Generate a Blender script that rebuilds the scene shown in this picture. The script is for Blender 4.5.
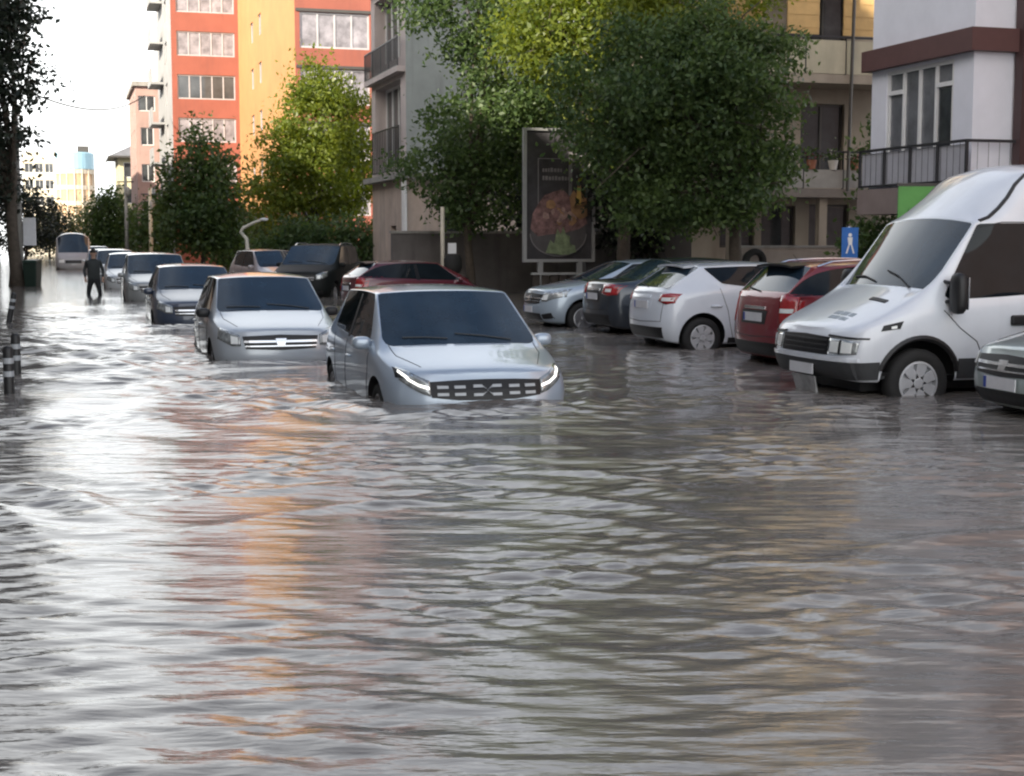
import bpy, bmesh, math, random
import numpy as np
from mathutils import Vector, Matrix
from mathutils.bvhtree import BVHTree

for o in list(bpy.data.objects):
    bpy.data.objects.remove(o, do_unlink=True)
scene = bpy.context.scene
COL = scene.collection
R = math.radians
rnd = random.Random(7)

# ------------------------------------------------------------------ camera, sky, sun, exposure
cam_d = bpy.data.cameras.new("camera")
cam = bpy.data.objects.new("camera", cam_d)
COL.objects.link(cam)
cam.location = (0, 0, 1.65)
cam.rotation_euler = (R(90 - 5.83), 0, 0)
cam_d.sensor_width = 36
cam_d.lens = 1450 / 1024 * 36
cam_d.clip_start = 0.1
cam_d.clip_end = 6000
scene.camera = cam

STREET = R(17.0)                       # the street runs 17 degrees to the left of the view
SU = Vector((-math.sin(STREET), math.cos(STREET), 0))   # along the street, away from the camera
SV = Vector((math.cos(STREET), math.sin(STREET), 0))    # across the street, to the right
def W(u, v, z=0.0):
    p = SU * u + SV * v
    return Vector((p.x, p.y, z))

SUN_EL = R(28)
sd = (SV * 0.76 + SU * 0.65).normalized()               # where the sunlight travels
sun_dir = Vector((sd.x * math.cos(SUN_EL), sd.y * math.cos(SUN_EL), -math.sin(SUN_EL)))
world = bpy.data.worlds.new("World")
scene.world = world
world.use_nodes = True
nt = world.node_tree
bg = nt.nodes["Background"]
sky = nt.nodes.new("ShaderNodeTexSky")
sky.sky_type = 'NISHITA'
sky.sun_disc = False
sky.sun_elevation = SUN_EL
sky.sun_rotation = math.atan2(-sun_dir.x, -sun_dir.y)
sky.air_density = 1.0
sky.dust_density = 4.0
sky.ozone_density = 1.0
tc = nt.nodes.new("ShaderNodeTexCoord")
cn = nt.nodes.new("ShaderNodeTexNoise")
cn.inputs["Scale"].default_value = 2.2
cn.inputs["Detail"].default_value = 6
cr = nt.nodes.new("ShaderNodeMapRange")
cr.inputs["From Min"].default_value = 0.25
cr.inputs["From Max"].default_value = 0.75
cr.inputs["To Min"].default_value = 0.10
cr.inputs["To Max"].default_value = 0.60
cm = nt.nodes.new("ShaderNodeMix")
cm.data_type = 'RGBA'
nt.links.new(tc.outputs["Generated"], cn.inputs["Vector"])
nt.links.new(cn.outputs["Fac"], cr.inputs["Value"])
sx = nt.nodes.new("ShaderNodeSeparateXYZ")
nt.links.new(tc.outputs["Generated"], sx.inputs["Vector"])
ch = nt.nodes.new("ShaderNodeMapRange")                  # cloud lies thick towards the horizon, open blue overhead
ch.inputs["From Min"].default_value = 0.22
ch.inputs["From Max"].default_value = 0.80
ch.inputs["To Min"].default_value = 0.55
ch.inputs["To Max"].default_value = -0.35
nt.links.new(sx.outputs["Z"], ch.inputs["Value"])
ca = nt.nodes.new("ShaderNodeMath"); ca.operation = 'ADD'; ca.use_clamp = True
nt.links.new(ch.outputs["Result"], ca.inputs[0]); nt.links.new(cr.outputs["Result"], ca.inputs[1])
nt.links.new(ca.outputs[0], cm.inputs["Factor"])
nt.links.new(sky.outputs["Color"], cm.inputs["A"])
cm.inputs["B"].default_value = (11.4, 11.6, 11.55, 1)        # thin bright cloud
nt.links.new(cm.outputs["Result"], bg.inputs["Color"])
bg.inputs["Strength"].default_value = 0.12

sun_d = bpy.data.lights.new("sun", 'SUN')
sun_d.energy = 5.0
sun_d.angle = R(0.6)
sun_d.color = (1.0, 0.90, 0.74)
sun = bpy.data.objects.new("sun", sun_d)
COL.objects.link(sun)
sun.rotation_euler = sun_dir.to_track_quat('-Z', 'Y').to_euler()

vs = scene.view_settings
vs.view_transform = 'Standard'
vs.look = 'None'
vs.gamma = 1
vs.use_curve_mapping = False
vs.exposure = 1.05
scene.render.engine = 'CYCLES'
scene.cycles.use_denoising = True
scene.cycles.max_bounces = 8
scene.cycles.filter_width = 2.2

# ------------------------------------------------------------------ helpers
def tag(o, label=None, cat=None, group=None, kind=None):
    if label: o["label"] = label
    if cat: o["category"] = cat
    if group: o["group"] = group
    if kind: o["kind"] = kind
    return o

def empty(name, loc=(0, 0, 0), rz=0.0):
    o = bpy.data.objects.new(name, None)
    o.empty_display_size = 0.2
    o.location = loc
    o.rotation_euler = (0, 0, rz)
    COL.objects.link(o)
    return o

def mesh_obj(name, me, parent=None):
    o = bpy.data.objects.new(name, me)
    COL.objects.link(o)
    if parent is not None:
        o.parent = parent
    return o

class MB:
    """collects shapes, builds ONE mesh object"""
    def __init__(s):
        s.v, s.f, s.m = [], [], []
    def add(s, vs_, fs, mat=0):
        b = len(s.v)
        s.v += [tuple(p) for p in vs_]
        for f in fs:
            s.f.append(tuple(b + i for i in f)); s.m.append(mat)
        return s
    def quad(s, a, b, c, d, mat=0):
        return s.add([a, b, c, d], [(0, 1, 2, 3)], mat)
    def poly(s, pts, mat=0):
        return s.add(pts, [tuple(range(len(pts)))], mat)
    def hexa(s, P8, mat=0):
        return s.add(P8, [(0, 3, 2, 1), (4, 5, 6, 7), (0, 1, 5, 4), (1, 2, 6, 5), (2, 3, 7, 6), (3, 0, 4, 7)], mat)
    def bx(s, x0, x1, y0, y1, z0, z1, mat=0):
        return s.hexa([(x0, y0, z0), (x1, y0, z0), (x1, y1, z0), (x0, y1, z0),
                       (x0, y0, z1), (x1, y0, z1), (x1, y1, z1), (x0, y1, z1)], mat)
    def fbox(s, fr, x0, x1, z0, z1, d0, d1, mat=0):
        return s.hexa([fr(x0, z0, d1), fr(x1, z0, d1), fr(x1, z0, d0), fr(x0, z0, d0),
                       fr(x0, z1, d1), fr(x1, z1, d1), fr(x1, z1, d0), fr(x0, z1, d0)], mat)
    def tube(s, pts, r, seg=8, mat=0, cap=True):
        pts = [Vector(p) for p in pts]
        n = len(pts)
        rs = r if isinstance(r, (list, tuple)) else [r] * n
        rings = []
        prev = None
        for i, p in enumerate(pts):
            t = (pts[min(i + 1, n - 1)] - pts[max(i - 1, 0)])
            t = t.normalized() if t.length > 1e-9 else Vector((0, 0, 1))
            if prev is None:
                a = Vector((0, 0, 1)) if abs(t.z) < 0.9 else Vector((1, 0, 0))
                x = t.cross(a).normalized()
            else:
                x = (prev - t * prev.dot(t)).normalized()
            prev = x
            y = t.cross(x)
            rings.append([p + (x * math.cos(2 * math.pi * k / seg) + y * math.sin(2 * math.pi * k / seg)) * rs[i] for k in range(seg)])
        vs_ = [q for ring in rings for q in ring]
        fs = []
        for i in range(n - 1):
            for k in range(seg):
                k2 = (k + 1) % seg
                fs.append((i * seg + k, i * seg + k2, (i + 1) * seg + k2, (i + 1) * seg + k))
        if cap:
            fs.append(tuple(range(seg - 1, -1, -1)))
            fs.append(tuple((n - 1) * seg + k for k in range(seg)))
        return s.add(vs_, fs, mat)
    def lathe(s, prof, M=None, seg=24, mat=0):
        """prof: (radius, height) about local z; M places it"""
        M = M or Matrix.Identity(4)
        vs_, fs = [], []
        for r, h in prof:
            for k in range(seg):
                a = 2 * math.pi * k / seg
                vs_.append(M @ Vector((r * math.cos(a), r * math.sin(a), h)))
        n = len(prof)
        for i in range(n - 1):
            for k in range(seg):
                k2 = (k + 1) % seg
                fs.append((i * seg + k, i * seg + k2, (i + 1) * seg + k2, (i + 1) * seg + k))
        return s.add(vs_, fs, mat)
    def ball(s, c, rx, ry, rz, seg=12, rings=8, mat=0, power=1.0):
        vs_, fs = [], []
        def sp(x): return math.copysign(abs(x) ** power, x)
        for i in range(rings + 1):
            th = math.pi * i / rings
            for k in range(seg):
                ph = 2 * math.pi * k / seg
                vs_.append((c[0] + rx * sp(math.sin(th)) * sp(math.cos(ph)) if 0 < i < rings else c[0],
                            c[1] + ry * sp(math.sin(th)) * sp(math.sin(ph)) if 0 < i < rings else c[1],
                            c[2] + rz * sp(math.cos(th))))
        for i in range(rings):
            for k in range(seg):
                k2 = (k + 1) % seg
                fs.append((i * seg + k, (i + 1) * seg + k, (i + 1) * seg + k2, i * seg + k2))
        return s.add(vs_, fs, mat)
    def mesh(s, name, mats, smooth=False):
        me = bpy.data.meshes.new(name)
        me.from_pydata(s.v, [], s.f)
        for m in (mats if isinstance(mats, (list, tuple)) else [mats]):
            me.materials.append(m)
        me.polygons.foreach_set("material_index", s.m)
        if smooth:
            me.polygons.foreach_set("use_smooth", [True] * len(s.f))
        me.validate()
        bm = bmesh.new(); bm.from_mesh(me)
        bmesh.ops.remove_doubles(bm, verts=bm.verts, dist=1e-5)
        bmesh.ops.recalc_face_normals(bm, faces=bm.faces)
        bm.to_mesh(me); bm.free()
        return me
    def build(s, name, mats, parent=None, smooth=False, bevel=0):
        o = mesh_obj(name, s.mesh(name, mats, smooth), parent)
        if bevel:
            b = o.modifiers.new("bevel", 'BEVEL'); b.width = bevel; b.segments = 2; b.limit_method = 'ANGLE'
        return o

def fr_of(o, ex, n):
    o, ex, n = Vector(o), Vector(ex), Vector(n)
    return lambda x, z, d=0.0: o + ex * x + Vector((0, 0, z)) + n * d

def facade(mb, fr, w, z0, z1, holes, depth=0.16, mat=0):
    xs = sorted({0.0, w, *[h[0] for h in holes], *[h[0] + h[2] for h in holes]})
    zs = sorted({z0, z1, *[h[1] for h in holes], *[h[1] + h[3] for h in holes]})
    for i in range(len(xs) - 1):
        for j in range(len(zs) - 1):
            cx, cz = (xs[i] + xs[i + 1]) / 2, (zs[j] + zs[j + 1]) / 2
            if any(h[0] < cx < h[0] + h[2] and h[1] < cz < h[1] + h[3] for h in holes):
                continue
            mb.quad(fr(xs[i], zs[j]), fr(xs[i + 1], zs[j]), fr(xs[i + 1], zs[j + 1]), fr(xs[i], zs[j + 1]), mat)
    for (x, z, ww, hh) in [h[:4] for h in holes]:
        for (a, b) in (((x, z), (x + ww, z)), ((x + ww, z), (x + ww, z + hh)), ((x + ww, z + hh), (x, z + hh)), ((x, z + hh), (x, z))):
            mb.quad(fr(a[0], a[1]), fr(b[0], b[1]), fr(b[0], b[1], -depth), fr(a[0], a[1], -depth), mat)

def window(parent, fr, x, z, w, h, depth, nx, fmat, pmat, t=0.06, transom=None, name="window", sill=None, open_leaf=False):
    m = MB()
    d0, d1 = -depth + 0.002, -depth + 0.07
    m.fbox(fr, x + .002, x + w - .002, z + .002, z + t, d0, d1)
    m.fbox(fr, x + .002, x + w - .002, z + h - t, z + h - .002, d0, d1)
    for k in range(nx + 1):
        cx = x + t / 2 + .002 + (w - t - .004) * k / nx
        m.fbox(fr, cx - t / 2, cx + t / 2, z + t, z + h - t, d0 + .004, d1 - .004)
    if transom:
        m.fbox(fr, x + t, x + w - t, z + h * transom - t / 2, z + h * transom + t / 2, d0 + .008, d1 - .008)
    if sill:
        m.fbox(fr, x - .05, x + w + .05, z - .05, z + .001, -depth * .5, .06)
    o = m.build(name, fmat, parent)
    p = MB()
    p.quad(fr(x + .003, z + .003, d0 + .02), fr(x + w - .003, z + .003, d0 + .02), fr(x + w - .003, z + h - .003, d0 + .02), fr(x + .003, z + h - .003, d0 + .02))
    p.build("pane", pmat, o)
    return o

# ------------------------------------------------------------------ materials
def M(name, col, rough=0.6, metal=0.0, var=0.12, scale=2.0, bump=0.0, bscale=30, coat=0.0, spec=0.5, stain=None, island=0.0, coords="Object"):
    m = bpy.data.materials.new(name)
    m.use_nodes = True
    n, l = m.node_tree.nodes, m.node_tree.links
    b = n["Principled BSDF"]
    b.inputs["Roughness"].default_value = rough
    b.inputs["Metallic"].default_value = metal
    b.inputs["Coat Weight"].default_value = coat
    b.inputs["Coat Roughness"].default_value = 0.04
    b.inputs["Specular IOR Level"].default_value = spec
    t = n.new("ShaderNodeTexCoord")
    out = None
    if var > 0:
        no = n.new("ShaderNodeTexNoise")
        no.inputs["Scale"].default_value = scale
        no.inputs["Detail"].default_value = 6
        no.inputs["Roughness"].default_value = 0.65
        l.new(t.outputs[coords], no.inputs["Vector"])
        mr = n.new("ShaderNodeMapRange")
        mr.inputs["From Min"].default_value = 0.3
        mr.inputs["From Max"].default_value = 0.7
        mr.inputs["To Min"].default_value = 1 - var
        mr.inputs["To Max"].default_value = 1 + var
        l.new(no.outputs["Fac"], mr.inputs["Value"])
        hs = n.new("ShaderNodeHueSaturation")
        hs.inputs["Color"].default_value = (*col, 1)
        l.new(mr.outputs["Result"], hs.inputs["Value"])
        out = hs.outputs["Color"]
        if stain:
            st = n.new("ShaderNodeTexNoise"); st.inputs["Scale"].default_value = 1.0; st.inputs["Detail"].default_value = 4
            mp = n.new("ShaderNodeMapping"); mp.inputs["Scale"].default_value = (2.5, 2.5, 0.25)
            l.new(t.outputs[coords], mp.inputs["Vector"]); l.new(mp.outputs["Vector"], st.inputs["Vector"])
            ra = n.new("ShaderNodeMapRange"); ra.inputs["From Min"].default_value = 0.52; ra.inputs["From Max"].default_value = 0.75
            ra.inputs["To Max"].default_value = 0.7
            l.new(st.outputs["Fac"], ra.inputs["Value"])
            mx = n.new("ShaderNodeMix"); mx.data_type = 'RGBA'
            l.new(ra.outputs["Result"], mx.inputs["Factor"]); l.new(out, mx.inputs["A"])
            mx.inputs["B"].default_value = (*stain, 1)
            out = mx.outputs["Result"]
        l.new(out, b.inputs["Base Color"])
    else:
        b.inputs["Base Color"].default_value = (*col, 1)
    if bump > 0:
        bn = n.new("ShaderNodeTexNoise"); bn.inputs["Scale"].default_value = bscale; bn.inputs["Detail"].default_value = 5
        l.new(t.outputs[coords], bn.inputs["Vector"])
        bp = n.new("ShaderNodeBump"); bp.inputs["Strength"].default_value = bump; bp.inputs["Distance"].default_value = 0.02
        l.new(bn.outputs["Fac"], bp.inputs["Height"]); l.new(bp.outputs["Normal"], b.inputs["Normal"])
    return m

def leaf_mat(name, c1, c2, trans=0.35):
    m = bpy.data.materials.new(name); m.use_nodes = True
    n, l = m.node_tree.nodes, m.node_tree.links
    n.remove(n["Principled BSDF"])
    g = n.new("ShaderNodeNewGeometry")
    t = n.new("ShaderNodeTexCoord")
    no = n.new("ShaderNodeTexNoise"); no.inputs["Scale"].default_value = 0.9; no.inputs["Detail"].default_value = 3
    l.new(t.outputs["Object"], no.inputs["Vector"])
    ad = n.new("ShaderNodeMath"); ad.operation = 'MULTIPLY_ADD'; ad.inputs[1].default_value = 0.6; 
    l.new(g.outputs["Random Per Island"], ad.inputs[0])
    mr = n.new("ShaderNodeMapRange"); mr.inputs["From Min"].default_value = .3; mr.inputs["From Max"].default_value = .7; mr.inputs["To Max"].default_value = .4
    l.new(no.outputs["Fac"], mr.inputs["Value"]); l.new(mr.outputs["Result"], ad.inputs[2])
    mx = n.new("ShaderNodeMix"); mx.data_type = 'RGBA'
    mx.inputs["A"].default_value = (*c1, 1); mx.inputs["B"].default_value = (*c2, 1)
    l.new(ad.outputs[0], mx.inputs["Factor"])
    p = n.new("ShaderNodeBsdfPrincipled"); p.inputs["Roughness"].default_value = 0.45; p.inputs["Specular IOR Level"].default_value = 0.4
    l.new(mx.outputs["Result"], p.inputs["Base Color"])
    tr = n.new("ShaderNodeBsdfTranslucent")
    hs = n.new("ShaderNodeHueSaturation"); hs.inputs["Hue"].default_value = 0.48; hs.inputs["Saturation"].default_value = 1.15; hs.inputs["Value"].default_value = 1.7
    l.new(mx.outputs["Result"], hs.inputs["Color"]); l.new(hs.outputs["Color"], tr.inputs["Color"])
    ms = n.new("ShaderNodeMixShader"); ms.inputs["Fac"].default_value = trans
    l.new(p.outputs[0], ms.inputs[1]); l.new(tr.outputs[0], ms.inputs[2])
    l.new(ms.outputs[0], n["Material Output"].inputs["Surface"])
    return m

def paint(name, col, metal=0.25, rough=0.32):
    return M(name, col, rough, metal, 0.05, 1.5, 0, coat=1.0)

black_trim = M("black_trim", (0.015, 0.015, 0.016), 0.5, 0, 0.1)
gloss_black = M("gloss_black", (0.008, 0.008, 0.010), 0.35, 0, 0.05, spec=0.3)
rubber = M("tyre_rubber", (0.02, 0.02, 0.02), 0.8, 0, 0.2, 8)
alloy = M("wheel_alloy", (0.5, 0.5, 0.52), 0.35, 0.7, 0.1, 4)
steel_white = M("hubcap", (0.55, 0.56, 0.58), 0.4, 0.2, 0.1, 5)
chrome = M("chrome", (0.75, 0.76, 0.78), 0.18, 0.9, 0.03)
lamp_clear = M("lamp_lens", (0.32, 0.34, 0.34), 0.1, 0.4, 0.6, 16, coat=1.0)
lamp_inner = M("lamp_white", (0.88, 0.9, 0.88), 0.2, 0.0, 0.05, coat=1.0)
lamp_lit = M("lamp_lit", (0.9, 0.9, 0.88), 0.3, 0.0, 0)
lamp_lit.node_tree.nodes["Principled BSDF"].inputs["Emission Color"].default_value = (1.0, .97, .88, 1)
lamp_lit.node_tree.nodes["Principled BSDF"].inputs["Emission Strength"].default_value = 0.9
bar_silver = M("bar_silver", (0.40, 0.42, 0.44), 0.35, 0.1, 0.05)
lamp_red = M("lamp_red", (0.35, 0.012, 0.015), 0.18, 0, 0.15, 12, coat=1.0)
lamp_orange = M("lamp_orange", (0.5, 0.14, 0.02), 0.2, 0, 0.1, coat=1.0)
plate_white = M("plate_white", (0.72, 0.72, 0.74), 0.4, 0, 0.06, 9)
plate_blue = M("plate_blue", (0.03, 0.07, 0.35), 0.4, 0, 0.05)
car_glass = M("car_glass", (0.018, 0.034, 0.052), 0.03, 0, 0.4, 1.2, spec=0.6)
side_glass = M("car_side_glass", (0.010, 0.014, 0.018), 0.03, 0, 0.3, 1.5, spec=0.22)
seam_mat = M("panel_gap", (0.02, 0.02, 0.022), 0.7, 0, 0.1)
white_frame = M("white_window_frame", (0.72, 0.72, 0.72), 0.4, 0, 0.06, 4)
dark_frame = M("dark_window_frame", (0.06, 0.055, 0.05), 0.45, 0, 0.1, 4)
pane_dark = M("pane_dark", (0.05, 0.055, 0.06), 0.06, 0, 0.6, 0.7, spec=0.8)
pane_pale = M("pane_pale_curtain", (0.24, 0.225, 0.245), 0.2, 0, 0.55, 1.3, spec=0.5)  # pane in a pale lilac grey, varied at random
rail_metal = M("rail_metal", (0.05, 0.05, 0.055), 0.45, 0.4, 0.1)
concrete = M("concrete", (0.30, 0.29, 0.27), 0.85, 0, 0.2, 1.5, 0.3, 25, stain=(0.14, 0.13, 0.12))
bark = M("bark", (0.07, 0.055, 0.042), 0.9, 0, 0.35, 6, 0.8, 22)

# ------------------------------------------------------------------ ground and flood water
def build_ground():
    prof = [(-1500, -0.30), (-9, -0.30), (-1.3, -0.28), (-1.25, -0.42), (3.5, -0.40), (6.6, -0.30), (6.75, -0.15), (16, -0.14), (16.2, -0.05), (1500, -0.05)]
    us = [-300, -20, 0, 20, 40, 60, 100, 200, 500, 3000]
    m = MB()
    for i in range(len(us) - 1):
        for j in range(len(prof) - 1):
            m.quad(W(us[i], *prof[j]), W(us[i], *prof[j + 1]), W(us[i + 1], *prof[j + 1]), W(us[i + 1], *prof[j]))
    o = m.build("ground", M("asphalt", (0.05, 0.05, 0.052), 0.85, 0, 0.3, 3, 0.4, 60, coords="Object"))
    tag(o, kind="structure")
build_ground()

def water_mat():
    m = bpy.data.materials.new("flood_water"); m.use_nodes = True
    n, l = m.node_tree.nodes, m.node_tree.links
    b = n["Principled BSDF"]
    b.inputs["Roughness"].default_value = 0.085
    b.inputs["IOR"].default_value = 1.45
    b.inputs["Specular IOR Level"].default_value = 0.62
    t = n.new("ShaderNodeTexCoord")
    c = n.new("ShaderNodeTexNoise"); c.inputs["Scale"].default_value = 0.25; c.inputs["Detail"].default_value = 5
    l.new(t.outputs["Object"], c.inputs["Vector"])
    rp = n.new("ShaderNodeMix"); rp.data_type = 'RGBA'
    rp.inputs["A"].default_value = (0.160, 0.143, 0.128, 1); rp.inputs["B"].default_value = (0.215, 0.193, 0.174, 1)
    l.new(c.outputs["Fac"], rp.inputs["Factor"]); l.new(rp.outputs["Result"], b.inputs["Base Color"])
    mp = n.new("ShaderNodeMapping"); mp.inputs["Scale"].default_value = (0.8, 3.4, 1.0); mp.inputs["Rotation"].default_value = (0, 0, R(4))
    l.new(t.outputs["Object"], mp.inputs["Vector"])
    n1 = n.new("ShaderNodeTexNoise"); n1.inputs["Scale"].default_value = 3.6; n1.inputs["Detail"].default_value = 4; n1.inputs["Roughness"].default_value = 0.5
    l.new(mp.outputs["Vector"], n1.inputs["Vector"])
    b1 = n.new("ShaderNodeBump"); b1.inputs["Strength"].default_value = 0.24; b1.inputs["Distance"].default_value = 0.035
    l.new(n1.outputs["Fac"], b1.inputs["Height"])
    n2 = n.new("ShaderNodeTexNoise"); n2.inputs["Scale"].default_value = 0.7; n2.inputs["Detail"].default_value = 2
    l.new(mp.outputs["Vector"], n2.inputs["Vector"])
    b2 = n.new("ShaderNodeBump"); b2.inputs["Strength"].default_value = 0.25; b2.inputs["Distance"].default_value = 0.12
    l.new(n2.outputs["Fac"], b2.inputs["Height"]); l.new(b1.outputs["Normal"], b2.inputs["Normal"]); l.new(b2.outputs["Normal"], b.inputs["Normal"])
    return m

def build_water():
    rs = np.random.RandomState(11)
    x0, x1, y0, y1, st = -12.5, 12.5, 3.2, 46.0, 0.036
    xs = np.arange(x0, x1 + st / 2, st); ys = np.arange(y0, y1 + st / 2, st)
    X, Y = np.meshgrid(xs, ys)
    nx, ny = len(xs), len(ys)
    Z = np.zeros_like(X)
    def envelope(seed, n, lmin, lmax):
        r = np.random.RandomState(seed); E = np.zeros_like(X)
        for _ in range(n):
            a = r.uniform(0, 2 * np.pi); L = r.uniform(lmin, lmax)
            E += np.sin((X * np.cos(a) + Y * np.sin(a)) * 2 * np.pi / L + r.uniform(0, 6.28))
        return E / math.sqrt(n / 2)
    dx = envelope(5, 6, 2.5, 6) * 0.10
    dy = envelope(6, 6, 2.5, 6) * 0.10
    Xw, Yw = X + dx, Y + dy
    e1 = np.clip(0.6 + 0.45 * envelope(1, 8, 2.5, 9), 0.12, 1.5)
    e2 = np.clip(0.6 + 0.45 * envelope(2, 8, 1.5, 5), 0.1, 1.6)
    N = 64
    for i in range(N):
        L = 0.11 * (0.70 / 0.11) ** (i / (N - 1)) * rs.uniform(.9, 1.1)
        a = np.pi / 2 + rs.normal(0, 0.27) + (0.12 if i % 3 else -0.3)
        k = 2 * np.pi / L
        amp = 0.0155 * L ** 1.15 / k * 6.28 / math.sqrt(N) * (2.2 if L < 0.9 else 1.25)
        amp = 0.13 * L / (2 * np.pi) / math.sqrt(N / 2) * (1.2 if L < 0.38 else 0.55)
        ph = (Xw * np.cos(a) + Yw * np.sin(a)) * k + rs.uniform(0, 6.28)
        s = np.sin(ph)
        Z += amp * (s + 0.25 * np.cos(2 * ph)) * (e2 if L < 0.6 else e1)
    # rings spreading from the nose of the wading hatchback and a hump pushed up ahead of it
    cx, cy = -0.22, 14.45
    rr = np.hypot((X - cx) * 0.8, Y - cy)
    Z += 0.014 * np.sin(rr * 2 * np.pi / 0.85) * np.exp(-((rr - 2.2) / 1.6) ** 2)
    Z += 0.075 * np.exp(-((X - cx + 0.05) / 1.05) ** 2 - ((Y - cy) / 0.42) ** 2)
    # turbulent swell left behind by the queue, and wakes that fan out from each car's nose
    reg = np.exp(-(((X + 6.2) * .9 + (Y - 21) * .35) / 2.6) ** 2 - ((Y - 20) / 5.5) ** 2)
    Z += reg * (0.040 * np.sin((Y * 1.0 + 0.35 * X + .5 * np.sin(X * .9)) * 2 * np.pi / 1.9) + 0.022 * np.sin((Y * .9 - 0.5 * X) * 2 * np.pi / 1.1 + 1.0))
    for (px, py, hw) in ((-0.25, 14.1, .95), (-3.3, 19.5, .9), (-6.1, 28.2, .9)):
        fx_, fy_ = math.sin(STREET), -math.cos(STREET)
        a = -((X - px) * fx_ + (Y - py) * fy_)            # behind the nose
        b = (X - px) * -fy_ + (Y - py) * fx_
        for k, (o_, am) in enumerate(((0.0, .045), (.42, .028), (.85, .018))):
            dd = np.abs(b) - (hw + 0.05 + 0.36 * (a + .25)) - o_
            Z += am * np.exp(-(dd / .15) ** 2) * np.clip((a + .5) / .5, 0, 1) * np.exp(-np.clip(a, 0, None) / 4.5)
        Z += 0.05 * np.exp(-((a + .30) / .22) ** 2 - (b / (hw * .95)) ** 4)
        Z += 0.025 * np.exp(-((a + .95) / .2) ** 2 - (b / (hw * 1.3)) ** 4)
    # diagonal ridges of the wake
    for (px, py, ang, ln) in ((0.35, 9.2, -0.50, 1.0), (-1.3, 9.6, 0.42, 1.2), (-0.9, 8.9, 0.40, 1.0), (0.15, 8.6, -0.35, .8), (0.5, 10.2, -.6, .9), (-3.3, 9.6, -.5, 1.0), (-3.5, 9.0, -.45, .8), (2.6, 8.0, .3, .9)):
        ca, sa = math.cos(ang), math.sin(ang)
        a = (X - px) * ca + (Y - py) * sa; b = -(X - px) * sa + (Y - py) * ca
        b = b + 0.25 * (a / ln) ** 2
        Z += 0.030 * np.exp(-(a / ln) ** 2 - (b / 0.13) ** 2) - 0.017 * np.exp(-(a / ln) ** 2 - ((b - .3) / 0.2) ** 2)
    edge = np.minimum.reduce([(X - x0) / 2, (x1 - X) / 2, (y1 - Y) / 20, (Y - y0 + 1.0) / 2])
    Z *= np.clip(edge, 0, 1)
    co = np.stack([X, Y, Z], -1).reshape(-1, 3)
    idx = np.arange(nx * ny).reshape(ny, nx)
    q = np.stack([idx[:-1, :-1], idx[:-1, 1:], idx[1:, 1:], idx[1:, :-1]], -1).reshape(-1, 4)
    B = len(co)
    xe, ye, yb, far = xs[-1], ys[-1], ys[0], 900
    extra, ef = [], []
    def gridpatch(xa, xb, ya, yb_, n, m_):
        b = B + len(extra)
        for j in range(m_ + 1):
            for i in range(n + 1):
                extra.append((xa + (xb - xa) * i / n, ya + (yb_ - ya) * j / m_, 0.0))
        for j in range(m_):
            for i in range(n):
                ef.append((b + j * (n + 1) + i, b + j * (n + 1) + i + 1, b + (j + 1) * (n + 1) + i + 1, b + (j + 1) * (n + 1) + i))
    gridpatch(x0, xe, ye, 60, 4, 2); gridpatch(x0, xe, 60, far, 4, 4)
    gridpatch(-420, x0, -40, yb, 3, 1); gridpatch(-420, x0, yb, ye, 3, 2); gridpatch(-420, x0, ye, 60, 3, 2); gridpatch(-420, x0, 60, far, 3, 3)
    gridpatch(xe, 420, -40, yb, 3, 1); gridpatch(xe, 420, yb, ye, 3, 2); gridpatch(xe, 420, ye, 60, 3, 2); gridpatch(xe, 420, 60, far, 3, 3)
    gridpatch(x0, xe, -40, yb, 4, 1)
    allv = np.vstack([co, np.array(extra)])
    allq = np.vstack([q, np.array(ef)])
    me = bpy.data.meshes.new("water")
    me.vertices.add(len(allv)); me.vertices.foreach_set("co", allv.astype(np.float32).ravel())
    me.loops.add(allq.size); me.loops.foreach_set("vertex_index", allq.astype(np.int32).ravel())
    me.polygons.add(len(allq))
    me.polygons.foreach_set("loop_start", np.arange(0, allq.size, 4, dtype=np.int32))
    me.polygons.foreach_set("loop_total", np.full(len(allq), 4, dtype=np.int32))
    me.polygons.foreach_set("use_smooth", np.ones(len(allq), dtype=bool))
    me.update(calc_edges=True); me.validate()
    me.materials.append(water_mat())
    o = mesh_obj("water", me)
    tag(o, kind="structure")
build_water()

# ------------------------------------------------------------------ buildings (local x = across the street, local y = along it)
EX, EY = Vector((1, 0, 0)), Vector((0, 1, 0))
def bld(name, label, u, v, z=-0.1, cat="building"):
    return tag(empty(name, W(u, v, z), STREET), label, cat)
def box_shell(mb, w, d, z0, z1, front=False, left=False, right=True, back=True, roof=True, x0=0.0, y0=0.0, mat=0):
    if not front: pass
    if left: mb.quad((x0, y0, z0), (x0, y0 + d, z0), (x0, y0 + d, z1), (x0, y0, z1), mat)
    if front: mb.quad((x0, y0, z0), (x0 + w, y0, z0), (x0 + w, y0, z1), (x0, y0, z1), mat)
    if right: mb.quad((x0 + w, y0, z0), (x0 + w, y0 + d, z0), (x0 + w, y0 + d, z1), (x0 + w, y0, z1), mat)
    if back: mb.quad((x0, y0 + d, z0), (x0 + w, y0 + d, z0), (x0 + w, y0 + d, z1), (x0, y0 + d, z1), mat)
    if roof: mb.quad((x0, y0, z1), (x0 + w, y0, z1), (x0 + w, y0 + d, z1), (x0, y0 + d, z1), mat)
def front_frame(x0, y0): return fr_of((x0, y0, 0), EX, -EY)          # facing the camera
def street_frame(x0, y1): return fr_of((x0, y1, 0), -EY, -EX)        # facing the street, x runs towards the camera

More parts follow.
